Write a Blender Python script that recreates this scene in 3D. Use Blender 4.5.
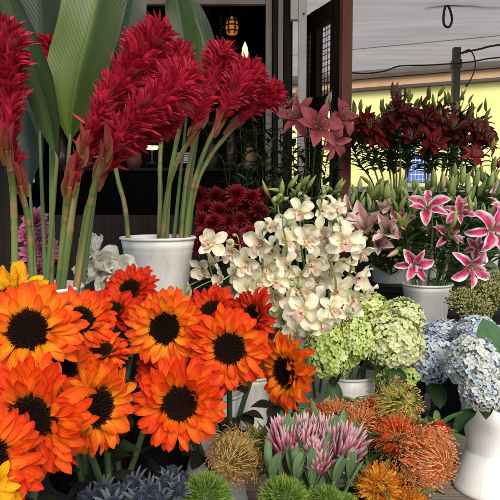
import bpy, math, random
import numpy as np
from mathutils import Vector, Matrix

random.seed(7); rng = np.random.default_rng(7)
S = bpy.context.scene
for o in list(bpy.data.objects): bpy.data.objects.remove(o)
COL = S.collection
R = math.radians

# ------------------------------------------------------------------ camera
F = 620.0; PITCH = R(4.6); CAMZ = 1.35
cd = bpy.data.cameras.new('camera'); cam = bpy.data.objects.new('camera', cd); COL.objects.link(cam)
cam.location = (0, 0, CAMZ); cam.rotation_euler = (R(90) - PITCH, 0, 0)
cd.sensor_width = 36; cd.lens = 36 * F / 500; cd.clip_start = 0.05; cd.clip_end = 2000
S.camera = cam
S.render.resolution_x = S.render.resolution_y = 1024

# ------------------------------------------------------------------ sky, sun, exposure
SUN_EL, SUN_AZ = R(38), R(15)         # sun behind the camera, over the right shoulder
w = bpy.data.worlds.new('World'); S.world = w; w.use_nodes = True
nt = w.node_tree; bg = nt.nodes['Background']
sk = nt.nodes.new('ShaderNodeTexSky'); sk.sky_type = 'NISHITA'; sk.sun_disc = False
sk.sun_elevation = SUN_EL; sk.sun_rotation = R(180) - SUN_AZ
nt.links.new(sk.outputs[0], bg.inputs[0]); bg.inputs[1].default_value = 0.14
sd = bpy.data.lights.new('sun', 'SUN'); sd.energy = 2.7; sd.angle = R(32); sd.color = (1, .93, .82)
sun = bpy.data.objects.new('sun', sd); COL.objects.link(sun)
sdir = Vector((math.sin(SUN_AZ) * math.cos(SUN_EL), -math.cos(SUN_AZ) * math.cos(SUN_EL), math.sin(SUN_EL)))
sun.rotation_euler = sdir.to_track_quat('Z', 'Y').to_euler()
S.view_settings.view_transform = 'Standard'; S.view_settings.look = 'None'
S.view_settings.exposure = 0.52; S.view_settings.gamma = 1; S.view_settings.use_curve_mapping = False
S.render.engine = 'CYCLES'
S.cycles.max_bounces = 8; S.cycles.transparent_max_bounces = 8

# ------------------------------------------------------------------ helpers
def P(px, py, d):
    u = (px - 250) / F; v = (py - 250) / F
    return Vector((d * u, d * (math.cos(PITCH) - v * math.sin(PITCH)), CAMZ + d * (-math.sin(PITCH) - v * math.cos(PITCH))))
def face(yaw, pitch):
    y = R(yaw); p = R(pitch)
    return Vector((math.sin(y) * math.cos(p), -math.cos(y) * math.cos(p), math.sin(p)))
def orient(pos, n, s=1.0, roll=0.0):
    q = Vector(n).to_track_quat('Z', 'Y')
    sc = Matrix.Diagonal((s, s, s, 1)) if not hasattr(s, '__len__') else Matrix.Diagonal((*s, 1))
    return Matrix.Translation(pos) @ q.to_matrix().to_4x4() @ Matrix.Rotation(roll, 4, 'Z') @ sc
def interp(t, pts):
    return np.interp(t, [p[0] for p in pts], [p[1] for p in pts])

class MB:
    def __init__(s): s.v = []; s.f = []; s.c = []; s.p = []; s.n = 0
    def add(s, v, f, c, p=None):
        v = np.asarray(v, float); f = np.asarray(f, int)
        s.v.append(v); s.f.append(f + s.n); c = np.asarray(c, float)
        if c.ndim == 1: c = np.tile(c, (len(v), 1))
        s.c.append(c)
        if p is None: p = np.tile([0, 0, random.random()], (len(v), 1))
        s.p.append(p); s.n += len(v)
    def mesh(s, name, off=(0, 0, 0), smooth=True):
        v = np.concatenate(s.v) - np.array(off); f = np.concatenate(s.f); c = np.concatenate(s.c); p = np.concatenate(s.p)
        me = bpy.data.meshes.new(name); me.vertices.add(len(v)); me.vertices.foreach_set('co', v.ravel())
        me.loops.add(f.size); me.loops.foreach_set('vertex_index', f.ravel())
        me.polygons.add(len(f)); me.polygons.foreach_set('loop_start', np.arange(0, f.size, 4))
        me.polygons.foreach_set('loop_total', np.full(len(f), 4))
        me.update(calc_edges=True)
        a = me.color_attributes.new('Col', 'FLOAT_COLOR', 'POINT')
        a.data.foreach_set('color', np.concatenate([np.clip(c, 0, 1), np.ones((len(c), 1))], 1).ravel())
        b = me.attributes.new('puv', 'FLOAT_VECTOR', 'POINT'); b.data.foreach_set('vector', p.ravel())
        me.polygons.foreach_set('use_smooth', np.full(len(f), smooth))
        me.update(); return me
    def box(s, lo, hi, col, M=None):
        x0, y0, z0 = lo; x1, y1, z1 = hi
        v = np.array([(x0,y0,z0),(x1,y0,z0),(x1,y1,z0),(x0,y1,z0),(x0,y0,z1),(x1,y0,z1),(x1,y1,z1),(x0,y1,z1)], float)
        if M is not None: v = xf(M, v)
        s.add(v, [(0,3,2,1),(4,5,6,7),(0,1,5,4),(1,2,6,5),(2,3,7,6),(3,0,4,7)], col)
    def tube(s, pts, rad, col, sides=8, cap=True):
        pts = np.array([tuple(p) for p in pts], float); n = len(pts)
        rad = np.full(n, rad) if np.isscalar(rad) else np.asarray(rad, float)
        T = np.gradient(pts, axis=0); T /= np.linalg.norm(T, axis=1)[:, None] + 1e-12
        up = np.array([0, 0, 1.0]) if abs(T[0][2]) < .9 else np.array([0, 1.0, 0])
        A = np.cross(T[0], up); A /= np.linalg.norm(A)
        vs = []; th = np.linspace(0, 2 * np.pi, sides, endpoint=False)
        for i in range(n):
            A = A - T[i] * A.dot(T[i]); A /= np.linalg.norm(A); B = np.cross(T[i], A)
            vs.append(pts[i] + rad[i] * (np.cos(th)[:, None] * A + np.sin(th)[:, None] * B))
        if cap:
            vs = [np.tile(pts[0], (sides, 1)) + (vs[0] - pts[0]) * .02] + vs + [np.tile(pts[-1], (sides, 1)) + (vs[-1] - pts[-1]) * .02]
        m = len(vs); v = np.concatenate(vs)
        i = np.arange(m - 1)[:, None]; j = np.arange(sides)[None]; j2 = (j + 1) % sides
        f = np.stack([i*sides+j, i*sides+j2, (i+1)*sides+j2, (i+1)*sides+j], -1).reshape(-1, 4)
        t = np.repeat(np.linspace(0, 1, m), sides)
        c = np.array([col(x) for x in t]) if callable(col) else col
        p = np.stack([t, np.tile(np.linspace(-1, 1, sides), m), np.full(len(t), random.random())], 1)
        s.add(v, f, c, p)
    def lathe(s, prof, col, sides=40, c0=(0, 0, 0)):
        prof = np.array(prof, float); m = len(prof); th = np.linspace(0, 2*np.pi, sides, endpoint=False)
        v = np.stack([prof[:, 0][:, None]*np.cos(th), prof[:, 0][:, None]*np.sin(th), np.repeat(prof[:, 1][:, None], sides, 1)], -1).reshape(-1, 3) + np.array(c0)
        i = np.arange(m - 1)[:, None]; j = np.arange(sides)[None]; j2 = (j + 1) % sides
        f = np.stack([i*sides+j, i*sides+j2, (i+1)*sides+j2, (i+1)*sides+j], -1).reshape(-1, 4)
        s.add(v, f, col)

def xf(M, v):
    M = np.array(M); return v @ M[:3, :3].T + M[:3, 3]
PROF = {
 'sun':  [(0,.5),(.2,.82),(.45,1),(.7,.95),(.86,.7),(.95,.38),(1,.04)],
 'lily': [(0,.35),(.25,.75),(.5,1),(.75,.72),(.9,.35),(1,.04)],
 'round':[(0,.3),(.2,.65),(.5,1),(.75,.97),(.9,.7),(1,.25)],
 'bract':[(0,.7),(.3,1),(.6,.9),(.85,.5),(1,.05)],
 'leaf': [(0,.12),(.1,.4),(.3,.88),(.5,1),(.7,.88),(.88,.5),(1,.02)],
 'strap':[(0,.5),(.3,.9),(.6,1),(.85,.75),(1,.1)],
 'bigleaf':[(0,.06),(.12,.35),(.25,.8),(.45,1),(.7,.97),(.85,.72),(.95,.35),(1,.02)],
}
def petal(mb, M, L, W, e0, e1, cup, prof, col, nu=6, nv=4, side=0.0, ripple=0.0, fold=0.0):
    t = np.linspace(0, 1, nu + 1); e = e0 + (e1 - e0) * t; ds = L / nu
    em = (e[1:] + e[:-1]) / 2
    x = np.concatenate([[0], np.cumsum(np.cos(em)) * ds]); z = np.concatenate([[0], np.cumsum(np.sin(em)) * ds])
    v = np.linspace(-1, 1, nv + 1); w = interp(t, PROF[prof]) * W / 2
    r = random.random()
    off = cup * v[None]**2 * w[:, None] + fold * np.abs(v)[None] * w[:, None]
    if ripple: off = off + ripple * np.sin(t[:, None]*9 + r*20 + v[None]*2) * np.abs(v)[None] * w[:, None]
    X = x[:, None] - np.sin(e)[:, None] * off; Z = z[:, None] + np.cos(e)[:, None] * off
    Y = w[:, None] * v[None] + side * L * t[:, None]**2
    V = np.stack([X, Y, Z], -1).reshape(-1, 3)
    tt, vv = np.meshgrid(t, v, indexing='ij'); tt = tt.ravel(); vv = vv.ravel()
    c = col(tt, vv, r) if callable(col) else np.tile(col, (len(tt), 1))
    i = np.arange(nu)[:, None]; j = np.arange(nv)[None]; k = nv + 1
    f = np.stack([i*k+j, (i+1)*k+j, (i+1)*k+j+1, i*k+j+1], -1).reshape(-1, 4)
    mb.add(xf(M, V), f, c, np.stack([tt, vv, np.full(len(tt), r)], 1))
def base_frame(pos, phi, r0=0.0, z=0.0, roll=0.0):
    return Matrix.Translation(pos) @ Matrix.Rotation(phi, 4, 'Z') @ Matrix.Translation((r0, 0, z)) @ Matrix.Rotation(roll, 4, 'X')
def mix(a, b, k):
    a = np.array(a); b = np.array(b); k = np.clip(np.asarray(k), 0, 1)[..., None]; return a * (1 - k) + b * k
def curve(pts, n=16):
    pts = [Vector(p) for p in pts]; q = [pts[0]*2 - pts[1]] + pts + [pts[-1]*2 - pts[-2]]; out = []
    segs = len(pts) - 1; per = max(2, n // segs)
    for i in range(segs):
        a, b, c, d = q[i:i+4]
        for k in range(per):
            t = k / per
            out.append(.5*((2*b) + (c-a)*t + (2*a-5*b+4*c-d)*t*t + (3*b-a-3*c+d)*t**3))
    out.append(pts[-1]); return out

# ------------------------------------------------------------------ materials
def newmat(name):
    m = bpy.data.materials.new(name); m.use_nodes = True; n = m.node_tree.nodes; return m, n, m.node_tree.links, n['Principled BSDF']
def petal_mat(name, rough=.5, transl=.25, streak=.3, freq=7.0, vein=0.0, bump=.15, spec=.3, tint=(1,1,1)):
    m, n, l, b = newmat(name)
    a = n.new('ShaderNodeAttribute'); a.attribute_name = 'Col'
    p = n.new('ShaderNodeAttribute'); p.attribute_name = 'puv'
    mp = n.new('ShaderNodeVectorMath'); mp.operation = 'MULTIPLY'; mp.inputs[1].default_value = (1.2, freq, 37)
    l.new(p.outputs['Vector'], mp.inputs[0])
    nz = n.new('ShaderNodeTexNoise'); nz.inputs['Scale'].default_value = 1.0; nz.inputs['Detail'].default_value = 4; l.new(mp.outputs[0], nz.inputs['Vector'])
    mr = n.new('ShaderNodeMapRange'); mr.inputs[1].default_value = .3; mr.inputs[2].default_value = .7
    mr.inputs[3].default_value = 1 - streak; mr.inputs[4].default_value = 1 + streak * .6; l.new(nz.outputs[0], mr.inputs[0])
    vm = n.new('ShaderNodeVectorMath'); vm.operation = 'SCALE'; l.new(a.outputs['Color'], vm.inputs[0]); l.new(mr.outputs[0], vm.inputs['Scale'])
    hgt = nz.outputs[0]; colout = vm.outputs[0]
    if vein:
        sp = n.new('ShaderNodeSeparateXYZ'); l.new(p.outputs['Vector'], sp.inputs[0])
        ab = n.new('ShaderNodeMath'); ab.operation = 'ABSOLUTE'; l.new(sp.outputs[1], ab.inputs[0])
        m1 = n.new('ShaderNodeMath'); m1.operation = 'MULTIPLY_ADD'; l.new(ab.outputs[0], m1.inputs[0]); m1.inputs[1].default_value = -.16; l.new(sp.outputs[0], m1.inputs[2])
        m2 = n.new('ShaderNodeMath'); m2.operation = 'MULTIPLY'; l.new(m1.outputs[0], m2.inputs[0]); m2.inputs[1].default_value = vein
        m3 = n.new('ShaderNodeMath'); m3.operation = 'SINE'; l.new(m2.outputs[0], m3.inputs[0])
        m4 = n.new('ShaderNodeMapRange'); m4.inputs[1].default_value = -1; m4.inputs[2].default_value = 1; m4.inputs[3].default_value = .965; m4.inputs[4].default_value = 1.02; l.new(m3.outputs[0], m4.inputs[0])
        mid = n.new('ShaderNodeMapRange'); mid.inputs[1].default_value = .02; mid.inputs[2].default_value = .05; mid.inputs[3].default_value = 1.45; mid.inputs[4].default_value = 1; l.new(ab.outputs[0], mid.inputs[0])
        mm = n.new('ShaderNodeMath'); mm.operation = 'MULTIPLY'; l.new(m4.outputs[0], mm.inputs[0]); l.new(mid.outputs[0], mm.inputs[1])
        v2 = n.new('ShaderNodeVectorMath'); v2.operation = 'SCALE'; l.new(colout, v2.inputs[0]); l.new(mm.outputs[0], v2.inputs['Scale']); colout = v2.outputs[0]
        hgt = m3.outputs[0]
    l.new(colout, b.inputs['Base Color']); b.inputs['Roughness'].default_value = rough
    b.inputs['Specular IOR Level'].default_value = spec
    bp = n.new('ShaderNodeBump'); bp.inputs['Strength'].default_value = bump; bp.inputs['Distance'].default_value = .002; l.new(hgt, bp.inputs['Height'])
    l.new(bp.outputs[0], b.inputs['Normal'])
    if transl:
        tr = n.new('ShaderNodeBsdfTranslucent'); l.new(colout, tr.inputs[0]); l.new(bp.outputs[0], tr.inputs['Normal'])
        mx = n.new('ShaderNodeMixShader'); mx.inputs[0].default_value = transl
        l.new(b.outputs[0], mx.inputs[1]); l.new(tr.outputs[0], mx.inputs[2]); l.new(mx.outputs[0], n['Material Output'].inputs[0])
    return m
def surf_mat(name, col, col2=None, rough=.5, scale=8, metal=0, bump=.1, spec=.5, stretch=(1,1,1), detail=6, transl=0, dist=.004):
    m, n, l, b = newmat(name)
    tc = n.new('ShaderNodeTexCoord'); mp = n.new('ShaderNodeMapping'); mp.inputs['Scale'].default_value = stretch; l.new(tc.outputs['Object'], mp.inputs[0])
    nz = n.new('ShaderNodeTexNoise'); nz.inputs['Scale'].default_value = scale; nz.inputs['Detail'].default_value = detail; l.new(mp.outputs[0], nz.inputs[0])
    cr = n.new('ShaderNodeValToRGB'); cr.color_ramp.elements[0].position = .35; cr.color_ramp.elements[1].position = .68
    cr.color_ramp.elements[0].color = (*col, 1); cr.color_ramp.elements[1].color = (*(col2 or [c*1.25 for c in col]), 1)
    l.new(nz.outputs[0], cr.inputs[0]); l.new(cr.outputs[0], b.inputs['Base Color'])
    rr = n.new('ShaderNodeMapRange'); rr.inputs[3].default_value = rough - .1; rr.inputs[4].default_value = min(1, rough + .12); l.new(nz.outputs[0], rr.inputs[0]); l.new(rr.outputs[0], b.inputs['Roughness'])
    b.inputs['Metallic'].default_value = metal; b.inputs['Specular IOR Level'].default_value = spec
    bp = n.new('ShaderNodeBump'); bp.inputs['Strength'].default_value = bump; bp.inputs['Distance'].default_value = dist; l.new(nz.outputs[0], bp.inputs['Height']); l.new(bp.outputs[0], b.inputs['Normal'])
    if transl:
        tr = n.new('ShaderNodeBsdfTranslucent'); l.new(cr.outputs[0], tr.inputs[0])
        mx = n.new('ShaderNodeMixShader'); mx.inputs[0].default_value = transl
        l.new(b.outputs[0], mx.inputs[1]); l.new(tr.outputs[0], mx.inputs[2]); l.new(mx.outputs[0], n['Material Output'].inputs[0])
    return m
def grime(m, col, amount, stretch, scale, lo=.55, hi=.8):
    n = m.node_tree.nodes; l = m.node_tree.links; b = n['Principled BSDF']; src = b.inputs['Base Color'].links[0].from_socket
    tc = n.new('ShaderNodeTexCoord'); mp = n.new('ShaderNodeMapping'); mp.inputs['Scale'].default_value = stretch; l.new(tc.outputs['Object'], mp.inputs[0])
    nz = n.new('ShaderNodeTexNoise'); nz.inputs['Scale'].default_value = scale; nz.inputs['Detail'].default_value = 9; nz.inputs['Roughness'].default_value = .7; l.new(mp.outputs[0], nz.inputs[0])
    mr = n.new('ShaderNodeMapRange'); mr.inputs[1].default_value = lo; mr.inputs[2].default_value = hi; mr.inputs[4].default_value = amount; l.new(nz.outputs[0], mr.inputs[0])
    mx = n.new('ShaderNodeMixRGB'); l.new(mr.outputs[0], mx.inputs[0]); l.new(src, mx.inputs[1]); mx.inputs[2].default_value = (*col, 1); l.new(mx.outputs[0], b.inputs['Base Color'])
def glow_mat(name, col, strength):
    m, n, l, b = newmat(name)
    b.inputs['Base Color'].default_value = (*col, 1); b.inputs['Emission Color'].default_value = (*col, 1); b.inputs['Emission Strength'].default_value = strength
    return m
M = dict(
 petal=petal_mat('sunflower_petal', .6, .38, .3, 5, bump=.8, spec=.2),
 disc=petal_mat('seed_disc', .95, 0, .5, 3, bump=0, spec=.03),
 ginger=petal_mat('ginger_bract', .42, .25, .5, 3, bump=.5, spec=.25),
 stem=petal_mat('stem_green', .5, 0, .35, 2, bump=.2),
 leaf=petal_mat('leaf_green', .5, .2, .25, 2, vein=0, bump=.2, spec=.22),
 bigleaf=petal_mat('ginger_leaf', .38, .3, .35, 1.5, vein=300, bump=.06, spec=.3),
 white=petal_mat('white_petal', .55, .4, .1, 4, bump=.7, spec=.2),
 lily=petal_mat('lily_petal', .5, .25, .12, 5, bump=.3),
 floret=petal_mat('hydrangea_floret', .6, .25, .15, 2, bump=.1),
 fine=petal_mat('fine_styles', .55, .4, .2, 1, bump=0),
 plastic=surf_mat('white_plastic', (.70,.675,.63), (.78,.755,.71), .42, 3, bump=.03),
 black=surf_mat('black_plastic', (.006,.006,.006), (.012,.012,.012), .5, 6, bump=.05, spec=.2),
 wood=surf_mat('weathered_wood', (.10,.075,.06), (.24,.19,.15), .75, 5, bump=.5, stretch=(1.5,22,8)),
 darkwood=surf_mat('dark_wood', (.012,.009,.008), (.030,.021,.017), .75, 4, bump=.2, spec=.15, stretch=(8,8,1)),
 redwood=surf_mat('red_brown_wood', (.15,.038,.022), (.22,.065,.038), .55, 4, bump=.2, stretch=(8,8,1)),
 paint=surf_mat('old_white_paint', (.52,.48,.42), (.62,.58,.52), .55, 7, bump=.1),
 frame=surf_mat('taupe_paint', (.24,.19,.16), (.32,.26,.22), .5, 7, bump=.1),
 canvas=surf_mat('canopy_canvas', (.66,.63,.60), (.74,.71,.68), .85, 3, bump=.3, stretch=(.4,3,1), transl=.78, dist=.01),
 yellow=surf_mat('yellow_paint', (.86,.76,.26), (.90,.82,.36), .8, 1.2, bump=.1),
 tan=surf_mat('tan_board', (.50,.29,.14), (.58,.36,.19), .7, 5, bump=.1),
 brown=surf_mat('brown_board', (.055,.035,.03), (.085,.055,.045), .6, 5, bump=.1),
 steel=surf_mat('grey_steel', (.05,.05,.05), (.09,.085,.08), .5, 12, metal=.4, bump=.1),
 rope=surf_mat('dark_cord', (.02,.018,.018), (.035,.03,.03), .8, 50, bump=.1),
 pave=surf_mat('paving', (.17,.165,.155), (.26,.25,.24), .85, 2.5, bump=.4),
 blue=surf_mat('blue_weave', (.03,.09,.40), (.06,.16,.55), .6, 60, bump=.3),
 paper=surf_mat('white_paper', (.62,.6,.57), (.72,.7,.67), .7, 6, bump=.1),
 amber=glow_mat('amber_glow', (1,.33,.06), .25), bulb=glow_mat('bulb_glow', (1,.88,.5), .8),  # amber emission imitates a highlight; the pale one also serves the dish lamp
 glass=surf_mat('smoked_glass', (.05,.03,.03), (.09,.05,.06), .15, 30, bump=.1),
)

grime(M['plastic'], (.30,.27,.21), .55, (1,1,.25), 22, .52, .78); grime(M['yellow'], (.50,.38,.10), .5, (1,1,.3), 2.5); grime(M['paint'], (.2,.17,.13), .6, (1,1,.3), 14); grime(M['black'], (.06,.055,.05), .5, (1,1,1), 30, .6, .8)
# ------------------------------------------------------------------ objects
def ob(name, me, mat, parent=None, mw=None, base=None):
    if isinstance(me, MB): me = me.mesh(name, base if base is not None else (0, 0, 0))
    if mat is not None and not me.materials: me.materials.append(M[mat])
    o = bpy.data.objects.new(name, me); COL.objects.link(o)
    if parent is not None: o.parent = parent
    if mw is not None: o.matrix_local = mw
    return o
def thing(name, label, cat, loc, group=None):
    o = bpy.data.objects.new(name, None); COL.objects.link(o); o.empty_display_size = .05
    o.location = loc; o['label'] = label; o['category'] = cat
    if group: o['group'] = group
    return o
def tag(o, label, cat, group=None):
    o['label'] = label; o['category'] = cat
    if group: o['group'] = group
    return o
def struct(name, mb, mat, smooth=False):
    me = mb.mesh(name, (0, 0, 0), smooth); me.materials.append(M[mat])
    o = bpy.data.objects.new(name, me); COL.objects.link(o); o['kind'] = 'structure'; return o
def flat(name, mb, mat, parent, base=(0, 0, 0), bevel=0):
    me = mb.mesh(name, base, False); me.materials.append(M[mat])
    o = bpy.data.objects.new(name, me); COL.objects.link(o); o.parent = parent
    if bevel:
        b = o.modifiers.new('bevel', 'BEVEL'); b.width = bevel; b.segments = 2; b.limit_method = 'ANGLE'
    return o
W1 = (1, 1, 1)

# ================================================================== SETTING
g = MB(); g.box((-150, -150, -.1), (150, 150, 0), W1); struct('ground', g, 'pave')
WD = Vector((-2.17, 1, 0)).normalized(); WN = Vector((-1, -2.17, 0)).normalized()
def wallM(px, d):   # frame whose x runs along the wall, y towards the camera
    o = P(px, 250, d); o.z = 0
    return Matrix(((WD.x, WN.x, 0, o.x), (WD.y, WN.y, 0, o.y), (0, 0, 1, 0), (0, 0, 0, 1)))
WM = wallM(420, 8.8)
def zat(py, d): return P(250, py, d).z
yw = thing('yellow_wall', 'bright yellow wall beyond the dark red lilies with tan board along its top', 'wall', (0,0,0))
b = MB(); b.box((-6, -.15, 0), (5, 0, zat(58, 8.8)), W1, WM); flat('wall_face', b, 'yellow', yw)
b = MB(); b.box((-6, .002, zat(86.5, 8.8)), (5, .06, zat(78.2, 8.8)), W1, WM); flat('fascia_board', b, 'tan', yw)
b = MB(); b.box((-6, .003, zat(89.5, 8.8)), (5, .09, zat(86.6, 8.8)), W1, WM); flat('trim_strip', b, 'brown', yw)
b = MB(); b.box((-6, .003, zat(78.1, 8.8)), (5, .12, zat(73.0, 8.8)), W1, WM); flat('rail', b, 'brown', yw)

ct = P(430, 187, 3.6)
t = thing('back_counter', 'low dark counter behind the tall stand, its top level with the lily buds', 'counter', (ct.x, ct.y, 0))
q = MB(); q.box((.2, 3.5, ct.z-.03), (3.2, 3.9, ct.z), W1); flat('counter_top', q, 'paint', t, (ct.x, ct.y, 0)); q = MB(); q.box((.22, 3.52, 0), (3.18, 3.88, ct.z-.031), W1); flat('counter_body', q, 'black', t, (ct.x, ct.y, 0))
# canopy: a sheet with soft folds, its back edge parallel to the yellow wall
cn = thing('canopy', 'pale grey canvas canopy stretched over the flower stall with folds and seams', 'canopy', (0,0,2.6))
CZ = 2.6
def cany(x): return 6.05 - (x - 1.4) / 2.4
mb = MB(); nx, ny = 60, 120; vs = []
for j in range(ny + 1):
    for i in range(nx + 1):
        x = -3 + 8 * i / nx; yb = cany(x); y = .95 + (yb - .95) * j / ny
        s = (y + (x - 1.4) / 2.4 * (j / ny))
        z = CZ + .005*math.sin(s*7) + .0012*math.sin(s*19 + x) + .01*math.sin(x*2+s) + (.0 if j < ny else -.0)
        vs.append((x, y, z))
vs = np.array(vs); k = nx + 1
i = np.arange(ny)[:, None]; j = np.arange(nx)[None]
f = np.stack([i*k+j, i*k+j+1, (i+1)*k+j+1, (i+1)*k+j], -1).reshape(-1, 4)
mb.add(np.concatenate([vs, vs + [0, 0, .004]]), np.concatenate([f[:, ::-1], f + len(vs)]), W1)
me = mb.mesh('cloth', (0, 0, 2.6)); me.materials.append(M['canvas']); o = bpy.data.objects.new('cloth', me); COL.objects.link(o); o.parent = cn
def cseam(d0, r, mat, dz=0.0, nm='seam', x0=.35, x1=4.5):
    m_ = MB(); pts = []
    for q in range(24):
        x = x0 + (x1 - x0) * q / 23; y = d0 - (x - 1.4) / 2.4; pts.append((x, y, CZ + dz))
    m_.tube(pts, r, W1, 6); return ob(nm, m_, mat, cn, base=(0, 0, 2.6))
cseam(6.0, .022, 'canvas', -.02, 'hem'); cseam(5.0, .0035, 'canvas', -.012)
for x in (-2.9, 4.8):
    for y in (1.25, cany(x) - .1):
        q = MB(); q.tube([(x, y, 0), (x, y, CZ)], .03, W1, 10); ob('pole', q, 'steel', cn, base=(0, 0, 2.6))

# steel post under the canopy with tied cords
pc = P(455, 110, 5.0)
post = thing('steel_post', 'dark grey steel post holding up the canopy behind the dark red lilies', 'post', (pc.x, pc.y, 0))
q = MB(); q.box((-.028, -.028, 0), (.028, .028, CZ - .035), W1); flat('shaft', q, 'steel', post, bevel=.004)
q = MB(); q.box((-.036, -.036, CZ - .20), (.036, .036, CZ - .13), W1); flat('clamp', q, 'steel', post, bevel=.004)
def cord(name, pts, d, r, label, sag=None, mat='rope'):
    q = MB(); w_ = [P(x, y, d if len(t) == 0 else t[0]) for x, y, *t in pts]
    q.tube(curve(w_, 40), r, W1, 7); o = ob(name, q, mat, base=w_[0]); o.location = w_[0]
    return tag(o, label, 'cord')
cord('sagging_cord', [(346,72),(365,73.5),(385,71),(400,66),(430,65),(470,62),(505,57),(640,50),(760,52)], 4.9, .006, 'dark cord sagging below the canopy from the red-brown door edge to the right')
cord('cord_loop', [(447,2),(444,12),(444,24),(449,27),(452,20),(450,10),(446,2)], 4.0, .008, 'small loop of dark cord hanging from the canopy at the very top')
cord('cord_bundle', [(430,-1),(440,2),(452,4),(462,3),(475,2),(505,-3),(640,-8)], 4.0, .01, 'dark knotted cord running along the canopy above the small cord loop')
cord('cord_loop', [(463,52),(470,50),(475,60),(474,72),(467,86),(466,84)], 4.8, .005, 'long loop of thin dark cord hanging right of the steel post')
cord('tie_cord', [(458,54),(470,51),(480,49),(505,44),(620,30),(760,22)], 4.8, .008, 'thick dark tie cord running right from the head of the steel post')

# kiosk
KD = 3.05
def kx(px, d=KD): return P(px, 200, d).x
def ky(d): return d
kz = lambda py, d=KD: P(250, py, d).z
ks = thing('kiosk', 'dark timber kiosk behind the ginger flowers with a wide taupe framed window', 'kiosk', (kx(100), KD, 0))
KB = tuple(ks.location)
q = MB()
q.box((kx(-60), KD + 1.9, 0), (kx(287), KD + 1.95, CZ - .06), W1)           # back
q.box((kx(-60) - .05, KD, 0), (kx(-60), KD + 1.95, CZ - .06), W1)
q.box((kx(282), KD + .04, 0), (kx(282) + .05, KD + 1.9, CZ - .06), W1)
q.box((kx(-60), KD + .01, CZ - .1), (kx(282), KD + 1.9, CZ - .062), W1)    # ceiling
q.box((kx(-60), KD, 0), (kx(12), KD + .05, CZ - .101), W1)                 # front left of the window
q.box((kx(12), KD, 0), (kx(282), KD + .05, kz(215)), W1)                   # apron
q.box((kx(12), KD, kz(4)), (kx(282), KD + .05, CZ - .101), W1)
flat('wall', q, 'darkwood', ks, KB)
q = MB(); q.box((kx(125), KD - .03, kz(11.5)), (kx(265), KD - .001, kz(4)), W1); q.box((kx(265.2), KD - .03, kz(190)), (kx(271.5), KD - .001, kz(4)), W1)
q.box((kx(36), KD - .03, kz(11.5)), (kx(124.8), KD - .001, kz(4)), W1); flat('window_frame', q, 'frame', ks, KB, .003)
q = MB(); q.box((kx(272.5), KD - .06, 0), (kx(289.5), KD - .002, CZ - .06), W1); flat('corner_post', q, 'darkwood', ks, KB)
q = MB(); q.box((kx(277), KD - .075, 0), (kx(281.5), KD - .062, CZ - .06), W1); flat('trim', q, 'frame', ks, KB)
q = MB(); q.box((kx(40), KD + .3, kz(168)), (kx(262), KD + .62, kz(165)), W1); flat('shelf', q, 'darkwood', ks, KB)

wp = thing('white_post', 'narrow off-white painted timber post between the kiosk and lattice door', 'post', (kx(301, 2.95), 2.95, 0))
q = MB(); q.box((-.019, -.02, 0), (.019, .02, CZ - .03), W1); flat('shaft', q, 'paint', wp, bevel=.003)
q = MB(); q.box((-.055, -.018, CZ - .42), (-.0195, .018, CZ - .03), W1); flat('gusset', q, 'paint', wp, bevel=.003)
q = MB(); q.tube([(0.004, -.0202, P(0, 20, 2.95).z), (.004, -.024, P(0, 20, 2.95).z)], .005, W1, 8); ob('bolt', q, 'steel', wp)

# lattice door, hinged open
pn = P(343.5, 200, 2.93); pf = P(305, 200, 3.32); pn.z = pf.z = 0
dv = (pf - pn); DL = dv.length; dv.normalize(); dn = Vector((-dv.y, dv.x, 0))
DM = Matrix(((dv.x, dn.x, 0, 0), (dv.y, dn.y, 0, 0), (0, 0, 1, 0), (0, 0, 0, 1)))
dr = thing('lattice_door', 'open dark timber door with two wire lattice panes and red-brown front edge', 'door', pn)
DT = 2.30
def dx(px):   # distance along door for a pixel column
    a = (px - 250) / F; t = (a*pn.y - pn.x) / (dv.x - a*dv.y); return t
q = MB()
q.box((.012, -.018, .1), (dx(332), .018, DT), W1, DM); q.box((dx(318), -.018, .1), (dx(312), .018, DT), W1, DM)
z1 = P(0, 22, 3.0).z; z0 = P(0, 97, 3.1).z; zz0 = P(0, 112, 3.1).z
q.box((dx(332), -.017, z1), (DL, .017, DT - .001), W1, DM); q.box((dx(332), -.017, zz0), (DL, .017, z0), W1, DM)
q.box((DL - .012, -.018, .1), (DL, .018, DT - .002), W1, DM)
q.box((dx(332), -.017, .1), (DL, .017, .9), W1, DM)
flat('door_frame', q, 'darkwood', dr)
q = MB(); q.box((-.022, -.026, 0), (.011, .026, CZ - .03), W1, DM); flat('front_edge', q, 'redwood', dr, bevel=.003)
for a, b_ in ((dx(331.5), dx(318.2)), (dx(311.8), DL - .012)):
    q = MB(); n = 5 if a < dx(315) else 3
    for i in range(1, n): x = a + (b_ - a) * i / n; q.tube([DM @ Vector((x, 0, z0)), DM @ Vector((x, 0, z1))], .0022, W1, 5)
    for i in range(1, 12): z = z0 + (z1 - z0) * i / 12; q.tube([DM @ Vector((a, 0, z)), DM @ Vector((b_, 0, z))], .0022, W1, 5)
    for i in range(1, 4): z = .9 + (zz0 - .9) * i / 4; q.tube([DM @ Vector((a, 0, z)), DM @ Vector((b_, 0, z))], .0022, W1, 5)
    ob('lattice_pane', q, 'steel', dr)

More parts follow.
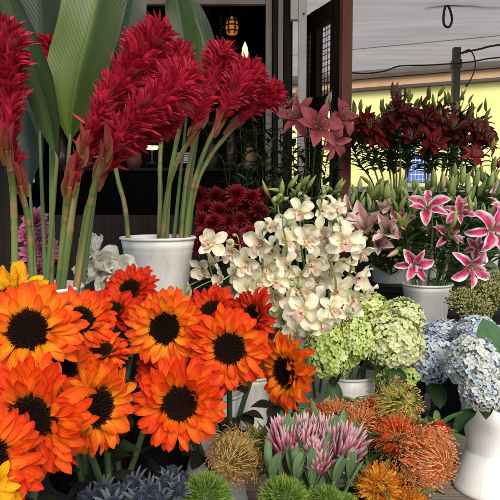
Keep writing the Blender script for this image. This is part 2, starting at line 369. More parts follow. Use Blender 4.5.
# things inside the kiosk
lp = P(232, 26, 3.5)
la = thing('amber_lantern', 'small amber glass lantern glowing in the dark kiosk window', 'lantern', lp)  # glowing caged form put in for a dim orange highlight
q = MB(); q.lathe([(.004,-.05),(.028,-.045),(.036,-.01),(.03,.03),(.012,.052),(.004,.055)], W1, 12); ob('glass_body', q, 'amber', la)
q = MB()
for a in range(6):
    c, s_ = math.cos(a*1.047), math.sin(a*1.047); q.tube([(.03*c,.03*s_,-.048),(.040*c,.040*s_,-.01),(.033*c,.033*s_,.03),(.01*c,.01*s_,.056)], .005, W1, 5)
for z, r_ in ((-.03,.037),(0,.04),(.025,.036)): q.tube([(r_*math.cos(t), r_*math.sin(t), z) for t in np.linspace(0, 6.2832, 16)], .004, W1, 5)
q.tube([(0,0,.055),(0,0,CZ - .102 - lp.z)], .002, W1, 5); ob('cage', q, 'brown', la)
lp = P(245, 51, 3.4)
la = thing('candle_bulb', 'pale flame-shaped bulb lit in the kiosk window under the amber lantern', 'bulb', lp)  # glowing form and its socket put in for a flame-shaped reflection
q = MB(); q.lathe([(.003,-.045),(.014,-.035),(.019,-.012),(.014,.02),(.004,.045),(.001,.05)], W1, 14); ob('bulb_glass', q, 'bulb', la)
q = MB(); q.lathe([(.001,-.075),(.012,-.074),(.012,-.046),(.003,-.044)], W1, 12); q.tube([(0,0,-.075),(0,.05,-.09),(0,.05,CZ-.102-lp.z)], .002, W1, 5); ob('socket', q, 'steel', la)
for i, (px, py) in enumerate(((221, 26), (208, 18))):
    lp = P(px, py, 3.45); la = thing('glass_bead_string', ['string of smoky glass beads hanging beside the amber lantern', 'string of smoky glass beads hanging furthest left in the kiosk window'][i], 'beads', lp, 'bead strings in the kiosk window')
    q = MB()
    for k2 in range(8): q.lathe([(.001,-.008),(.008,-.004),(.008,.004),(.001,.008)], W1, 8, (random.uniform(-.006,.006), 0, .05 - k2*.018))
    ob('beads', q, 'glass', la); q = MB(); q.tube([(0,0,-.08),(0,0,CZ-.102-lp.z)], .001, W1, 4); ob('string', q, 'rope', la)
lp = P(152, 147, 3.5)
la = thing('dish_lamp', 'small pale dish lamp lit on the kiosk shelf between ginger stems', 'lamp', lp)
q = MB(); q.lathe([(.002,-.018),(.03,-.014),(.042,.004),(.038,.006),(.002,.0)], W1, 20); ob('dish', q, 'bulb', la)
q = MB(); q.lathe([(.03,-.0935),(.03,-.087),(.006,-.082),(.006,-.019)], W1, 14); ob('foot', q, 'steel', la)
bk = P(185, 158, 3.42)
la = thing('paper_stack', 'small stack of white papers in the kiosk behind right ginger stems', 'papers', bk)
q = MB()
for i in range(5): q.box((-.05 + i*.003, -.04, -.03 + i*.012), (.04 + i*.002, .04, -.022 + i*.012), W1)
flat('sheets', q, 'paper', la)
for i, (px, py) in enumerate(((21, 181), (31, 177))):
    c = P(px, py, 2.6); la = thing('price_tag', ['lower white blank tag hanging behind the left ginger stems', 'upper white blank tag hanging behind the left ginger stems'][i], 'tag', c, 'tags hanging behind the left ginger')  # hung paper cards stand in for small bright window lights
    q = MB(); q.box((-.014, -.001, -.022), (.014, .001, .018), W1); flat('card', q, 'paper', la)
    q = MB(); q.tube([(0, 0, .018), (.005, .2, .5), (0, KD - .04 - c.y, .9)], .0012, W1, 4); ob('string', q, 'rope', la)

sz = kz(165) + .001
for i, (px, h, rr, mt, lab) in enumerate(((62,.17,.04,'glass','tall smoky glass vase far left on the dark kiosk shelf'),(84,.11,.05,'brown','squat brown pot on the kiosk shelf behind the left ginger'),(112,.15,.035,'glass','slim smoky glass vase on the kiosk shelf between ginger bunches'),(134,.12,.045,'redwood','reddish pot on the kiosk shelf left of the dish lamp'),(212,.14,.04,'brown','brown pot on the kiosk shelf right of the paper stack'),(232,.20,.035,'glass','tall smoky vase on the right end of the kiosk shelf'),(250,.12,.04,'tan','small tan pot on the far right end of the kiosk shelf'))):
    c = P(px, 165, 3.5); c.z = sz; t = thing('shelf_vase', lab, 'vase', c, 'pots on the kiosk shelf')
    q = MB(); q.lathe([(.001,0),(rr*.7,0),(rr,h*.35),(rr*.85,h*.7),(rr*.45,h*.86),(rr*.6,h),(rr*.55,h),(rr*.4,h*.86),(.001,h*.5)], W1, 24); ob('vase_body', q, mt, t)
    q = MB()
    for k in range(9):
        a = random.random()*6.28; q.tube(curve([(0,0,h*.6),(.01*math.cos(a),.01*math.sin(a),h*1.1),(.06*math.cos(a),.06*math.sin(a),h*1.1+random.uniform(.05,.14))], 6), .0015, (.10,.08,.04), 4)
        petal(q, base_frame((.06*math.cos(a),.06*math.sin(a),h*1.1+.08), a), .05, .03, .8, .2, .3, 'leaf', (.16,.05,.06) if i % 2 else (.12,.10,.05), 4, 2)
    ob('dried_twigs', q, 'stem', t)
q = MB(); q.box((kx(40), KD + 1.5, kz(100, 4.5)), (kx(262), KD + 1.88, kz(98, 4.5)), W1); flat('shelf', q, 'frame', ks, KB)
# blue woven bag on the yellow wall
bw = P(420, 168, 8.3)
la = thing('blue_bag', 'blue woven carrier bag hanging in front of the yellow wall', 'bag', bw)
q = MB(); q.add(np.array([(x*(1-.12*(z>0)), y, z) for z in (-.2,-.1,0,.1,.2) for x, y in ((-.17,-.05),(.17,-.05),(.17,.05),(-.17,.05))]), [(k*4+a, k*4+(a+1)%4, (k+1)*4+(a+1)%4, (k+1)*4+a) for k in range(4) for a in range(4)] + [(0,3,2,1)], W1)
flat('bag_body', q, 'blue', la, bevel=.01)
for s_ in (-.052, .052):
    q = MB(); q.tube(curve([(-.09, s_, .12), (-.08, s_, .28), (0, 0, .36), (.08, s_, .28), (.09, s_, .12)], 16), .008, W1, 6); ob('handle', q, 'blue', la)
q = MB()
for xx in np.linspace(-.13, .13, 6): q.box((xx-.004, -.0535, -.19), (xx+.004, -.0505, .19), W1)
for z in np.linspace(-.15, .16, 6): q.box((-.148, -.0545, z-.004), (.148, -.0515, z+.004), W1)
flat('check_pattern', q, 'paper', la)
q = MB(); q.tube([(0, 0, .36), (0, .4, .38), (0, .9, .38)], .012, W1, 6); ob('hook', q, 'steel', la)

# display stand ------------------------------------------------------------
TZ = .555; T2 = .86; T3 = .98
tb = thing('display_table', 'weathered grey-brown plank table carrying the front row of flowers', 'table', (0, 1.4, 0))
for i in range(9):
    y0 = .78 + i * .155; q = MB(); q.box((-1.3, y0, TZ - .03), (1.5, y0 + .15, TZ), W1); flat('plank', q, 'wood', tb, (0, 1.4, 0), .003)
for x in (-1.2, 1.4):
    for y in (.85, 2.0): q = MB(); q.box((x-.03, y-.03, 0), (x+.03, y+.03, TZ - .031), W1); flat('leg', q, 'darkwood', tb, (0, 1.4, 0))
def riser(nm, lab, lo, hi, slats=True):
    c = ((lo[0]+hi[0])/2, (lo[1]+hi[1])/2, lo[2]); t = thing(nm, lab, 'stand', c)
    q = MB(); q.box((lo[0], lo[1], hi[2]-.03), hi, W1); flat('top_board', q, 'black', t, c, .004)
    q = MB(); q.box((lo[0]+.01, lo[1]+.015, lo[2]), (hi[0]-.01, lo[1]+.03, hi[2]-.031), W1); flat('front_panel', q, 'black', t, c, .003)
    for x in (lo[0]+.02, hi[0]-.04):
        q = MB(); q.box((x, hi[1]-.04, lo[2]), (x+.03, hi[1]-.01, hi[2]-.031), W1); flat('leg', q, 'black', t, c)
    return t, c
riser('black_stand', 'low black stand under the white lily bucket', (.42, 2.19, 0), (1.6, 2.62, T2))
riser('black_stand', 'tall black stand at the back under the dark red lilies', (-.25, 2.63, 0), (1.9, 3.0, T3))
riser('black_stand', 'black stand under the white bucket of ginger', (-.52, 1.66, TZ), (-.05, 1.95, 1.02))
riser('black_stand', 'black stand at the far left holding the leafy ginger bucket', (-.75, 1.24, TZ), (-.30, 1.50, .92))
pp = P(452, 430, 1.95)
t = thing('stand_pole', 'thin scuffed black pole standing behind the table right of the pincushions', 'pole', (pp.x, 2.18, 0))
q = MB(); q.box((-.009, -.009, 0), (.009, .009, .858), W1); flat('shaft', q, 'black', t, bevel=.002)
q = MB(); q.box((-.011, -.0105, .60), (.011, -.0095, .66), W1); q.box((-.011, -.0105, .70), (.011, -.0095, .84), W1); flat('scuffed_plate', q, 'steel', t)

# containers ---------------------------------------------------------------
def container(name, label, prof, base, mat='plastic', group='white flower buckets', scale=1.0, rimr=None, cat='bucket'):
    t = thing(name, label, cat, base, group)
    prof = [(r*scale, z*scale) for r, z in prof]; rt, zt = prof[-1]
    inner = [(max(r - .003, .001), z + (.004 if i == 0 else 0)) for i, (r, z) in enumerate(prof)][::-1]
    q = MB(); q.lathe([(.001, prof[0][1])] + prof + inner + [(.001, prof[0][1] + .004)], W1, 48); ob('bucket_body', q, mat, t)
    q = MB(); q.tube([((rt+.001)*math.cos(a), (rt+.001)*math.sin(a), zt) for a in np.linspace(0, 2*math.pi, 49)], .0042*scale, W1, 8, cap=False); ob('rim', q, mat, t)
    return t
def bucket_prof(rt, h): return [(rt*.74, 0), (rt*.75, .004), (rt*.93, h*.80), (rt*.945, h*.81), (rt*.945, h*.86), (rt*.96, h*.87), (rt, h)]
def vase_prof(rt, rw, rb, h): return [(rb*.97, 0), (rb, .006), (rb*.97, .015), (rw*1.05, h*.385), (rw, h*.40), (rw, h*.41), (rw*.985, h*.43), (rt*.88, h*.72), (rt, h)]
vb = P(490, 488, 1.72); vb.z = TZ
container('white_vase', 'white waisted vase with flared foot holding the pale blue hydrangeas at right', vase_prof(.088, .066, .100, .27), vb, group='waisted white vases', cat='vase')
v2 = P(213, 440, 1.62); v2.z = TZ
container('white_vase', 'white waisted vase holding sunflowers behind the front sunflower with round dark centre', vase_prof(.080, .060, .092, .30), v2, group='waisted white vases', cat='vase')
hb = P(349, 400, 1.82); hb.z = TZ
container('white_bucket', 'white bucket holding the lime green hydrangeas', bucket_prof(.078, .29), hb)
gb2 = P(158, 238, 1.8); gb2.z = 1.021
container('white_bucket', 'large white bucket of red ginger standing on a black stand', bucket_prof(.106, .22), gb2)
gb1 = P(38, 288, 1.38); gb1.z = .921
container('white_bucket', 'white bucket hidden behind sunflowers holding the leafy left ginger', bucket_prof(.095, P(38, 287, 1.38).z - .921), gb1)
lb = P(427, 283, 2.3); lb.z = T2 + .001
container('white_bucket', 'white bucket of pink and white stargazer lilies on the low black stand', bucket_prof(.09, P(427, 284, 2.3).z - T2), lb)
ob1 = P(253, 428, 1.95); 
t = container('black_tub', 'upturned glossy black tub under the small white bucket', [(.07, 0), (.062, ob1.z - TZ)], (ob1.x, ob1.y, TZ), 'black', None, cat='tub')
q = MB(); q.lathe([(.001, ob1.z - TZ - .002), (.062, ob1.z - TZ - .002), (.062, ob1.z-TZ-.008), (.001, ob1.z-TZ-.008)], W1, 40); ob('base', q, 'black', t)
container('white_bucket', 'small white bucket on a black tub beneath the right-hand sunflower', bucket_prof(.058, .17), ob1)
ob2 = P(318, 360, 2.05); ob2.z = TZ
container('white_bucket', 'white bucket hidden behind green hydrangeas holding white orchids', bucket_prof(.08, .36), ob2)
bb1 = P(390, 262, 2.8); bb1.z = T3 + .001
container('white_bucket', 'shaded white bucket on the tall stand left of the stargazer bucket', bucket_prof(.10, .20), bb1)
bb2 = P(432, 262, 2.85); bb2.z = T3 + .001
container('white_bucket', 'shaded white bucket on the tall stand directly behind the stargazer bucket', bucket_prof(.085, .21), bb2)
bb3 = P(480, 262, 2.8); bb3.z = T3 + .001
container('white_bucket', 'white bucket on the tall stand behind the green sedum at right edge', bucket_prof(.09, .20), bb3)
bk1 = P(105, 475, 1.28); bk1.z = TZ
container('black_bucket', 'black bucket of sunflower stems behind the grey-blue thistles', bucket_prof(.108, P(105, 474, 1.28).z - TZ), bk1, 'black', 'black flower buckets')
bk2 = P(-8, 560, 1.0); bk2.z = TZ
container('black_bucket', 'black bucket at the bottom left under the biggest sunflowers', bucket_prof(.11, .16), bk2, 'black', 'black flower buckets')
pb = P(383, 470, 1.42); pb.z = TZ
container('black_bucket', 'short black bucket hidden beneath the orange pincushion flowers', bucket_prof(.095, .11), pb, 'black', 'black flower buckets')
prb = P(312, 480, 1.32); prb.z = TZ
container('black_bucket', 'short black bucket hidden beneath the pink proteas', bucket_prof(.09, .12), prb, 'black', 'black flower buckets')
tpb = P(105, 300, 1.62); tpb.z = TZ
container('black_bucket', 'tall black bucket behind the sunflowers holding the white parrot tulips', bucket_prof(.08, .50), tpb, 'black', 'black flower buckets')
mmb = P(232, 240, 2.2); mmb.z = TZ
container('black_bucket', 'tall black bucket of crimson chrysanthemums behind the white orchids', bucket_prof(.11, .50), mmb, 'black', 'black flower buckets')
hyb = P(455, 360, 1.95); hyb.z = TZ
sdb = P(478, 320, 2.1); sdb.z = TZ
container('black_bucket', 'tall black bucket of green sedum at the right edge', bucket_prof(.08, .36), sdb, 'black', 'black flower buckets')
dnb = P(207, 500, 1.12); 
container('paper_pot', 'small white pot holding the leftmost green dianthus ball', [(.032, 0), (.052, .10), (.054, .22)], (dnb.x, dnb.y, TZ), group='white pots of green dianthus', cat='pot')
dn2 = P(300, 520, 1.1)
container('paper_pot', 'small white pot under the two green dianthus balls beside the proteas', [(.035, 0), (.055, .10), (.06, .17)], (dn2.x, dn2.y, TZ), group='white pots of green dianthus', cat='pot')
thb = P(150, 520, 1.12); thb.z = TZ
container('black_bucket', 'short black bucket of grey-blue thistles at the bottom edge', bucket_prof(.075, .17), thb, 'black', 'black flower buckets')

# ================================================================== SUNFLOWERS
def sun_col(a, b, c):
    def f(t, v, r):
        base = mix(a, b, t*1.1 - .15 + (r - .5)*.7 + .25*np.abs(v))
        out = mix(base, c, np.clip((.28 - t)*2.2, 0, .6) + (r > .8)*.15); return mix(out, (.22,.05,.01), (r > .8)*np.clip((t - .88)*6, 0, .8)*(np.sin(v*4 + r*50) > -.3))
    return f
ORG = sun_col((.92,.20,.006), (.81,.044,.004), (.55,.05,.004))
YORG = sun_col((.95,.36,.01), (.85,.075,.005), (.7,.12,.004))
YORG2 = sun_col((.93,.22,.007), (.82,.046,.005), (.62,.08,.004))
RED = sun_col((.80,.075,.006), (.64,.018,.008), (.4,.02,.004))
YEL = sun_col((.95,.55,.01), (.90,.42,.01), (.8,.3,.01))
def make_sun(col, seed, openness=0.0, npet=38):
    random.seed(seed)
    mb = MB(); rd = .0375
    for layer, (n, L, W, e0, e1) in enumerate(((24, .050, .019, .02, -.3), (24, .049, .020, .22, -.1), (20, .044, .019, .45, .10), (13, .033, .016, .8, .35))):
        for i in range(n):
            if random.random() < .05: continue
            phi = 2*math.pi*(i + .5*layer)/n + random.gauss(0, .07)
            Lp = L*random.uniform(.8, 1.12)
            petal(mb, base_frame((0,0,0), phi, rd - .003*layer, -.002 + .003*layer, random.gauss(0, .22)), Lp, W*random.uniform(.8, 1.15),
                  e0 + random.gauss(0, .16) + openness, e1 + random.gauss(0, .42) + openness, random.uniform(.1, .7), 'sun', col, 9, 4, random.gauss(0, .13), .22)
    pm = mb.mesh('petals')
    mb = MB()
    prof = [(.001, .007), (.010, .0075), (.02, .010), (.029, .010), (.036, .004), (.038, -.004), (.02, -.012), (.006, -.016)]
    mb.lathe(prof, (.006, .003, .002), 32)
    for i in range(420):
        r = .0355*math.sqrt((i+.5)/420) + random.gauss(0,.0004); a = i*2.39996 + random.gauss(0,.06); z = np.interp(r, [p[0] for p in prof[:6]], [p[1] for p in prof[:6]])
        h = .001 + .004*(r/.036)**3 + random.random()*.0022; s = random.uniform(.0007,.0013); k = min(1, r/.036)
        c = mix((.008,.003,.002), (.10,.028,.008), (k**5) + random.random()*.2)
        if .3 < k < .6: c = mix((.02,.009,.006), (.01,.005,.004), random.random())
        x, y = r*math.cos(a), r*math.sin(a); tip = (x*(1+k*.05), y*(1+k*.05), z + h)
        vv = [(x-s,y-s,z-.001),(x+s,y-s,z-.001),(x+s,y+s,z-.001),(x-s,y+s,z-.001)]; T = [(tip[0]+dx_*.0004, tip[1]+dy_*.0004, tip[2]) for dx_, dy_ in ((-1,-1),(1,-1),(1,1),(-1,1))]
        mb.add(vv + T, [(0,1,5,4),(1,2,6,5),(2,3,7,6),(3,0,4,7),(4,5,6,7)], c)
    dm = mb.mesh('disc')
    mb = MB()
    for i in range(16):
        petal(mb, base_frame((0,0,-.012), i*.3927 + random.gauss(0,.1), .012), .042*random.uniform(.8,1.1), .013, .1, .2 + random.gauss(0,.2), .2, 'leaf', (.05,.10,.02), 5, 2)
    return pm, dm, mb.mesh('sepals')
SUNS = {'org': [make_sun(ORG, 11), make_sun(YORG2, 12, .1), make_sun(ORG, 13, -.12), make_sun(YORG2, 14, -.05), make_sun(ORG, 15, .2)], 'yorg': [make_sun(YORG, 21), make_sun(YORG, 22, .12)],
        'red': [make_sun(RED, 31, .1), make_sun(RED, 32, .35)], 'yel': [make_sun(YEL, 41, .1)]}
def leafset(mb, p, n, L, W, col, spread=.5, prof='leaf'):
    for i in range(n):
        petal(mb, base_frame(p, random.random()*6.28), L*random.uniform(.7, 1.1), W*random.uniform(.8,1.1), random.uniform(0, spread), random.uniform(-.9, 0), .1, prof, col, 8, 4, random.gauss(0,.1), .12, .25)
DKLEAF = lambda t, v, r: mix((.018,.035,.012), (.035,.012,.018), np.full_like(t, r))
def sunflower(px, py, dia, d, yaw, pit, kind, var, label, base, leaf=True, roll=None):
    pos = P(px, py, d); n = face(yaw, pit); s = dia * d / F / .165
    spread = Vector((random.uniform(-.05,.05), random.uniform(-.04,.04), 0)); b = Vector(base) + spread; b.z += .03
    t = thing('sunflower', label, 'sunflower', b, 'sunflowers bunched at the front')
    pm, dm, sm = SUNS[kind][var % len(SUNS[kind])]
    Mw = Matrix.Translation(-b) @ orient(pos, n, s, random.random()*6 if roll is None else roll)
    ob('petals', pm, 'petal', t, Mw); ob('disc', dm, 'disc', t, Mw); ob('sepals', sm, 'leaf', t, Mw)
    back = pos - n*.014*s
    mid = Vector(((pos.x*.6 + b.x*.4), pos.y*.5+b.y*.5+.02, pos.z*.45 + b.z*.55))
    q = MB(); pts = curve([back, back - n*.035 + Vector((0,0,-.012)), mid, b], 18)
    q.tube(pts, np.linspace(.005, .0075, len(pts)), lambda x: mix((.05,.09,.025), (.09,.13,.05), x), 8); ob('stem', q, 'stem', t, base=b)
    if leaf:
        q = MB(); leafset(q, pts[9], 3, .085, .055, DKLEAF); ob('leaf', q, 'leaf', t, base=b)
        q = MB(); leafset(q, pts[12], 2, .08, .05, DKLEAF); ob('leaf', q, 'leaf', t, base=b)
    return t
A, B_, V = bk2, bk1, v2
sunflower(33, 418, 122, .92, -8, 8, 'org', 0, 'largest orange sunflower at lower left with petals half over its big brown centre', A)
sunflower(29, 331, 106, .99, 4, 26, 'yorg', 0, 'big golden-orange sunflower at left directly above the largest one', A)
sunflower(-16, 462, 120, .83, 30, 10, 'org', 1, 'orange sunflower cut by the left edge in front of the largest one', A)
sunflower(-22, 505, 90, .80, 35, 20, 'yel', 0, 'yellow-orange sunflower at the bottom left corner', A)
sunflower(12, 302, 78, 1.2, 0, 12, 'yel', 0, 'bright yellow sunflower peeking out behind the upper left orange ones', A)
sunflower(80, 322, 76, 1.14, 6, 32, 'org', 2, 'orange sunflower with small centre, between big golden one and ginger stems', B_)
sunflower(101, 352, 62, 1.12, 15, 62, 'org', 1, 'orange sunflower tipped upward with dark centre seen edge-on', B_)
sunflower(62, 372, 80, 1.06, 10, 45, 'org', 2, 'half hidden orange sunflower between the two biggest left sunflowers', B_)
sunflower(95, 407, 100, 1.04, 58, 2, 'yorg', 1, 'sunflower turned to the right showing its narrow dark centre and yellow-orange petals', B_)
sunflower(165, 328, 80, 1.26, 3, 6, 'yorg', 0, 'sunflower in front of the white ginger bucket with neat yellow-orange petals', B_)
sunflower(131, 290, 56, 1.42, -15, 35, 'red', 0, 'dark red sunflower at the lower left of the white ginger bucket', B_)
sunflower(112, 312, 60, 1.34, 5, 55, 'red', 1, 'red-orange sunflower wedged left of the yellow-orange one by the ginger bucket', B_, False)
sunflower(180, 403, 92, 1.14, 4, 4, 'org', 4, 'orange sunflower with round black centre hanging low above the thistles', V)
sunflower(166, 372, 62, 1.3, -5, 50, 'red', 1, 'red-orange sunflower just above and behind the low black-centred one', V, False)
sunflower(229, 348, 84, 1.24, 2, 4, 'org', 3, 'red-orange sunflower with round centre directly left of the white orchids', V)
sunflower(212, 312, 62, 1.38, -25, 48, 'red', 1, 'bright red sunflower below the crimson chrysanthemums, behind its neighbours', V)
sunflower(254, 316, 58, 1.40, -48, 12, 'red', 0, 'red sunflower turned left against the white orchids', V)
sunflower(287, 371, 80, 1.28, -55, 0, 'yorg', 1, 'rightmost sunflower turned sideways beside the green hydrangeas', V)

# ================================================================== GINGER
def gcol(t, v, r):
    if r > .88: return mix((.30,.006,.020), (.24,.03,.02), t*1.3)
    return mix((.30,.006,.020), (.60,.018,.055), t*1.0 + (r-.5)*.9)
def plume(mb, axis, rmax, n, L=.042, W=.020, tipfluff=True, lens=1.0):
    ax = [Vector(a) for a in axis]; m = len(ax)
    cum = [0]
    for i in range(1, m): cum.append(cum[-1] + (ax[i]-ax[i-1]).length)
    for i in range(n):
        u = (i + .5) / n; s = u * cum[-1]; k = max(j for j in range(m) if cum[j] <= s + 1e-9); k = min(k, m-2)
        a = (s - cum[k]) / (cum[k+1]-cum[k]); p = ax[k].lerp(ax[k+1], a); T = (ax[k+1]-ax[k]).normalized()
        r = rmax * float(np.interp(u, [0, .25, .6, .85, 1], [.28, .42, .75, .8, .3])) * .5
        ang = i*2.39996 + random.gauss(0,.15); e = float(np.interp(u, [0, .4, .7, 1], [1.45, 1.28, 1.02, 1.2])) + random.gauss(0, .12); fl = float(np.interp(u, [0,.35,.7,1], [.15,.4,1.0,.9]))
        LL = L*float(np.interp(u, [0,.2,.6,1],[.95,1.15,1.15,.9]))*random.uniform(.75,1.2)
        fr = orient(p, T) @ base_frame((0,0,0), ang, r*.5, 0, random.gauss(0,.2))
        petal(mb, fr, LL, W*random.uniform(.75,1.2), e, e - random.uniform(.1,1.1)*fl, .9, 'bract', gcol, 5, 3, random.gauss(0,.12), .25)
        if u > .15:       # small pointed bractlets inside
            for _ in range(3 if u < .8 else 6):
                fr = orient(p, T) @ base_frame((0,0,0), ang + random.gauss(0,.25), r*.5, .004, random.gauss(0,.6))
                petal(mb, fr, LL*random.uniform(.7,1.2), W*.33, e - .08 + random.gauss(0,.2) - (.35*random.random() if u > .8 else 0), e - random.uniform(.1,1.4)*fl, .6, 'bract', lambda t,v,r2: mix((.38,.008,.022),(.66,.035,.075), t*.8+(r2-.5)*.6), 4, 2)
GPH = [0.0]
def gstem_col(t):
    ph = GPH[0]; c = mix((.15,.19,.05), (.085,.12,.03), .5 + .5*math.sin(t*7 + ph*3))
    for k_ in range(4):
        tc = (.12 + .25*k_ + .13*math.sin(ph*5 + k_*2)) % 1
        c = mix(c, (.30,.15,.07), .75*math.exp(-((t-tc)/.018)**2)); c = mix(c, (.05,.06,.02), .7*math.exp(-((t-tc-.03)/.006)**2))
        if (k_ + int(ph*7)) % 3 == 0: c = mix(c, (.24,.17,.07), .7*math.exp(-((t-tc+.07)/.05)**2))
    return mix(c, (.30,.07,.05), max(0, (.22 - t)*4))
def ginger(pts, d, w_, n, base, label, sheath=True, L=.042, split=.5, srad=.0082):
    """pts: pixel path tip -> base of the plume -> bucket"""
    tip_path = [P(x, y, dd) for x, y, dd in pts]
    k = int(split); b = Vector(base)
    t = thing('red_ginger', label, 'ginger flower', b, 'red ginger flowers')
    ax = curve(tip_path[:k+1][::-1], 14)
    q = MB(); plume(q, ax, w_*1.0, int(n*1.5), L*.80, .022); ob('plume', q, 'ginger', t, base=b)
    sp = curve(tip_path[k:] + [b], 60); GPH[0] = random.random()*6; wob = [1 + .05*math.sin(i*.5+GPH[0]) + .10*(i % 11 == 0) for i in range(len(sp))]
    q = MB(); q.tube(ax + [], .006, (.3,.02,.02), 6)
    q.tube(sp, np.linspace(srad*.75, srad*.95, len(sp))*np.array(wob), gstem_col, 10); ob('stem', q, 'stem', t, base=b)
    if sheath:
        T = (sp[0] - sp[4]).normalized(); q = MB()
        for i in range(3):
            petal(q, orient(sp[8 - 3*i], T) @ base_frame((0,0,0), random.random()*6.28, .005), random.uniform(.06,.10), .024, 1.5, 1.35, 1.9, 'bract', lambda t,v,r: mix((.24,.13,.05), (.38,.05,.05), t*1.3), 7, 4)
        ob('sheath', q, 'ginger', t, base=b)
    return t
def gb(c, dx_, dy_): return (c.x + dx_, c.y + dy_, c.z + .02)
ginger([(158,34,1.26),(132,72,1.25),(104,108,1.25),(84,150,1.27),(72,215,1.33)], 0, .11, 120, gb(gb1,.03,-.02), 'tallest red ginger plume leaning right from the left bucket', split=3, L=.05)
ginger([(186,78,1.22),(165,98,1.2),(132,122,1.2),(104,156,1.23),(88,215,1.32)], 0, .11, 120, gb(gb1,.05,0), 'lower red ginger plume leaning furthest right from the left bucket', split=3, L=.05)
ginger([(170,118,1.3),(150,128,1.28),(122,148,1.28),(98,178,1.3),(84,230,1.35)], 0, .075, 80, gb(gb1,.045,.03), 'short lower red ginger plume under the two large left ones', split=3)
ginger([(122,100,1.3),(102,130,1.29),(82,158,1.29),(70,186,1.3),(63,240,1.36)], 0, .05, 60, gb(gb1,.01,.03), 'slim red ginger plume pressed beneath the tallest one', split=3, L=.035)
ginger([(2,30,1.18),(6,60,1.18),(8,105,1.2),(8,150,1.22),(14,215,1.3)], 0, .085, 100, gb(gb1,-.045,-.03), 'red ginger plume cut off by the left edge', split=3, L=.05)
ginger([(-6,70,1.28),(-2,100,1.28),(8,140,1.28),(20,185,1.3),(30,240,1.35)], 0, .06, 70, gb(gb1,-.03,.03), 'darker red ginger behind the plume at the left edge', split=3)
ginger([(48,44,1.5),(49,62,1.5),(50,85,1.5),(52,150,1.48),(52,220,1.45)], 0, .05, 50, gb(gb1,0,.06), 'small red ginger tip showing between the left green leaves', split=2)
ginger([(176,52,1.72),(181,75,1.72),(184,110,1.74),(175,150,1.76),(168,200,1.79)], 0, .10, 90, gb(gb2,.02,0), 'red ginger head directly below the pair of dark leaves', split=2, L=.05)
ginger([(222,52,1.74),(216,78,1.73),(204,112,1.75),(192,152,1.78),(184,200,1.8)], 0, .11, 95, gb(gb2,.055,-.02), 'tall red ginger head in the middle of the right bunch', split=2, L=.052)
ginger([(252,70,1.70),(236,92,1.68),(218,122,1.7),(202,158,1.74),(190,205,1.78)], 0, .11, 95, gb(gb2,.065,0), 'red ginger head leaning right in front of the middle one', split=2, L=.052)
ginger([(276,92,1.78),(260,100,1.78),(238,122,1.79),(208,160,1.8),(192,205,1.8)], 0, .09, 80, gb(gb2,.07,.03), 'rightmost red ginger head reaching towards the pink lilies', split=2, L=.05)
ginger([(196,92,1.64),(198,108,1.64),(196,130,1.66),(176,165,1.72),(166,205,1.77)], 0, .085, 80, gb(gb2,.0,-.04), 'red ginger head hanging lowest at front of the right bunch', split=2, L=.045)
ginger([(158,78,1.85),(160,95,1.85),(162,125,1.85),(160,165,1.85),(160,205,1.84)], 0, .075, 60, gb(gb2,-.01,.04), 'red ginger head behind left of the right bunch', split=2)
ginger([(112,60,1.95),(110,90,1.93),(110,140,1.9),(118,180,1.86),(126,215,1.83)], 0, .07, 40, gb(gb2,-.075,0), 'ginger stem slanting in the bucket far left with its head hidden', split=2)

BL = lambda a, b: (lambda t, v, r: mix(a, b, .5 + .5*np.sign(v)*.6 + .0*t))
def bigleaf(pts, width, label, cols, base, yaw=0, fold=.15, ripple=.10):
    """pts: pixel path base -> tip, mesh strip along it facing the camera with a folded midrib"""
    w_ = [P(*p) for p in pts]; b = Vector(base); t = thing('ginger_leaf', label, 'leaf', b, 'large ginger leaves')
    c = curve(w_, 36); n = len(c); nv = 12; V_ = []; Cc = []; Pp = []
    r = random.random()
    for i, p in enumerate(c):
        tt = i/(n-1); T = (c[min(i+1,n-1)] - c[max(i-1,0)]).normalized(); view = Vector((math.sin(R(yaw)), -math.cos(R(yaw)), .1))
        Sd = T.cross(view).normalized(); N = Sd.cross(T).normalized(); hw = width/2*float(interp(tt, PROF['bigleaf']))
        for j in range(nv+1):
            v = -1 + 2*j/nv
            V_.append(p + Sd*hw*v*-1 + N*(fold*abs(v)*hw + ripple*hw*math.sin(tt*14 + r*9 + (2 if v > 0 else 0))*v*v)); Pp.append((tt, v, r))
            Cc.append(mix(cols[0], cols[1], .5 - .5*max(-1, min(1, v*8))))
    k = nv+1; i = np.arange(n-1)[:,None]; j = np.arange(nv)[None]
    f = np.stack([i*k+j, (i+1)*k+j, (i+1)*k+j+1, i*k+j+1], -1).reshape(-1,4)
    q = MB(); q.add(np.array([tuple(x) for x in V_]), f, np.array(Cc), np.array(Pp)); ob('blade', q, 'bigleaf', t, base=b)
    q = MB(); k9 = n//2; rib = [c[q9] + Vector((0, .0035, 0)) for q9 in range(k9, 0, -2)]; sp = rib + curve([w_[0], b.lerp(w_[0], .4), b], 14); nr = len(rib)
    q.tube(sp, np.concatenate([np.linspace(.0008, .0035, nr), np.linspace(.004, .0085, len(sp)-nr)]), (.10,.15,.045), 8); ob('stalk', q, 'stem', t, base=b)
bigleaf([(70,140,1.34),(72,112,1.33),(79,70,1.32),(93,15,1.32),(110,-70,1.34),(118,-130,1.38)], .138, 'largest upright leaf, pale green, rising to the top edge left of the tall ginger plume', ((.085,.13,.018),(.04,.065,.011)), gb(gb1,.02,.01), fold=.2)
bigleaf([(57,160,1.3),(50,122,1.29),(36,75,1.28),(20,30,1.28),(-4,-30,1.3)], .075, 'dark green leaf slanting up to the top left corner', ((.05,.075,.02),(.03,.048,.014)), gb(gb1,0,-.01), yaw=-20)
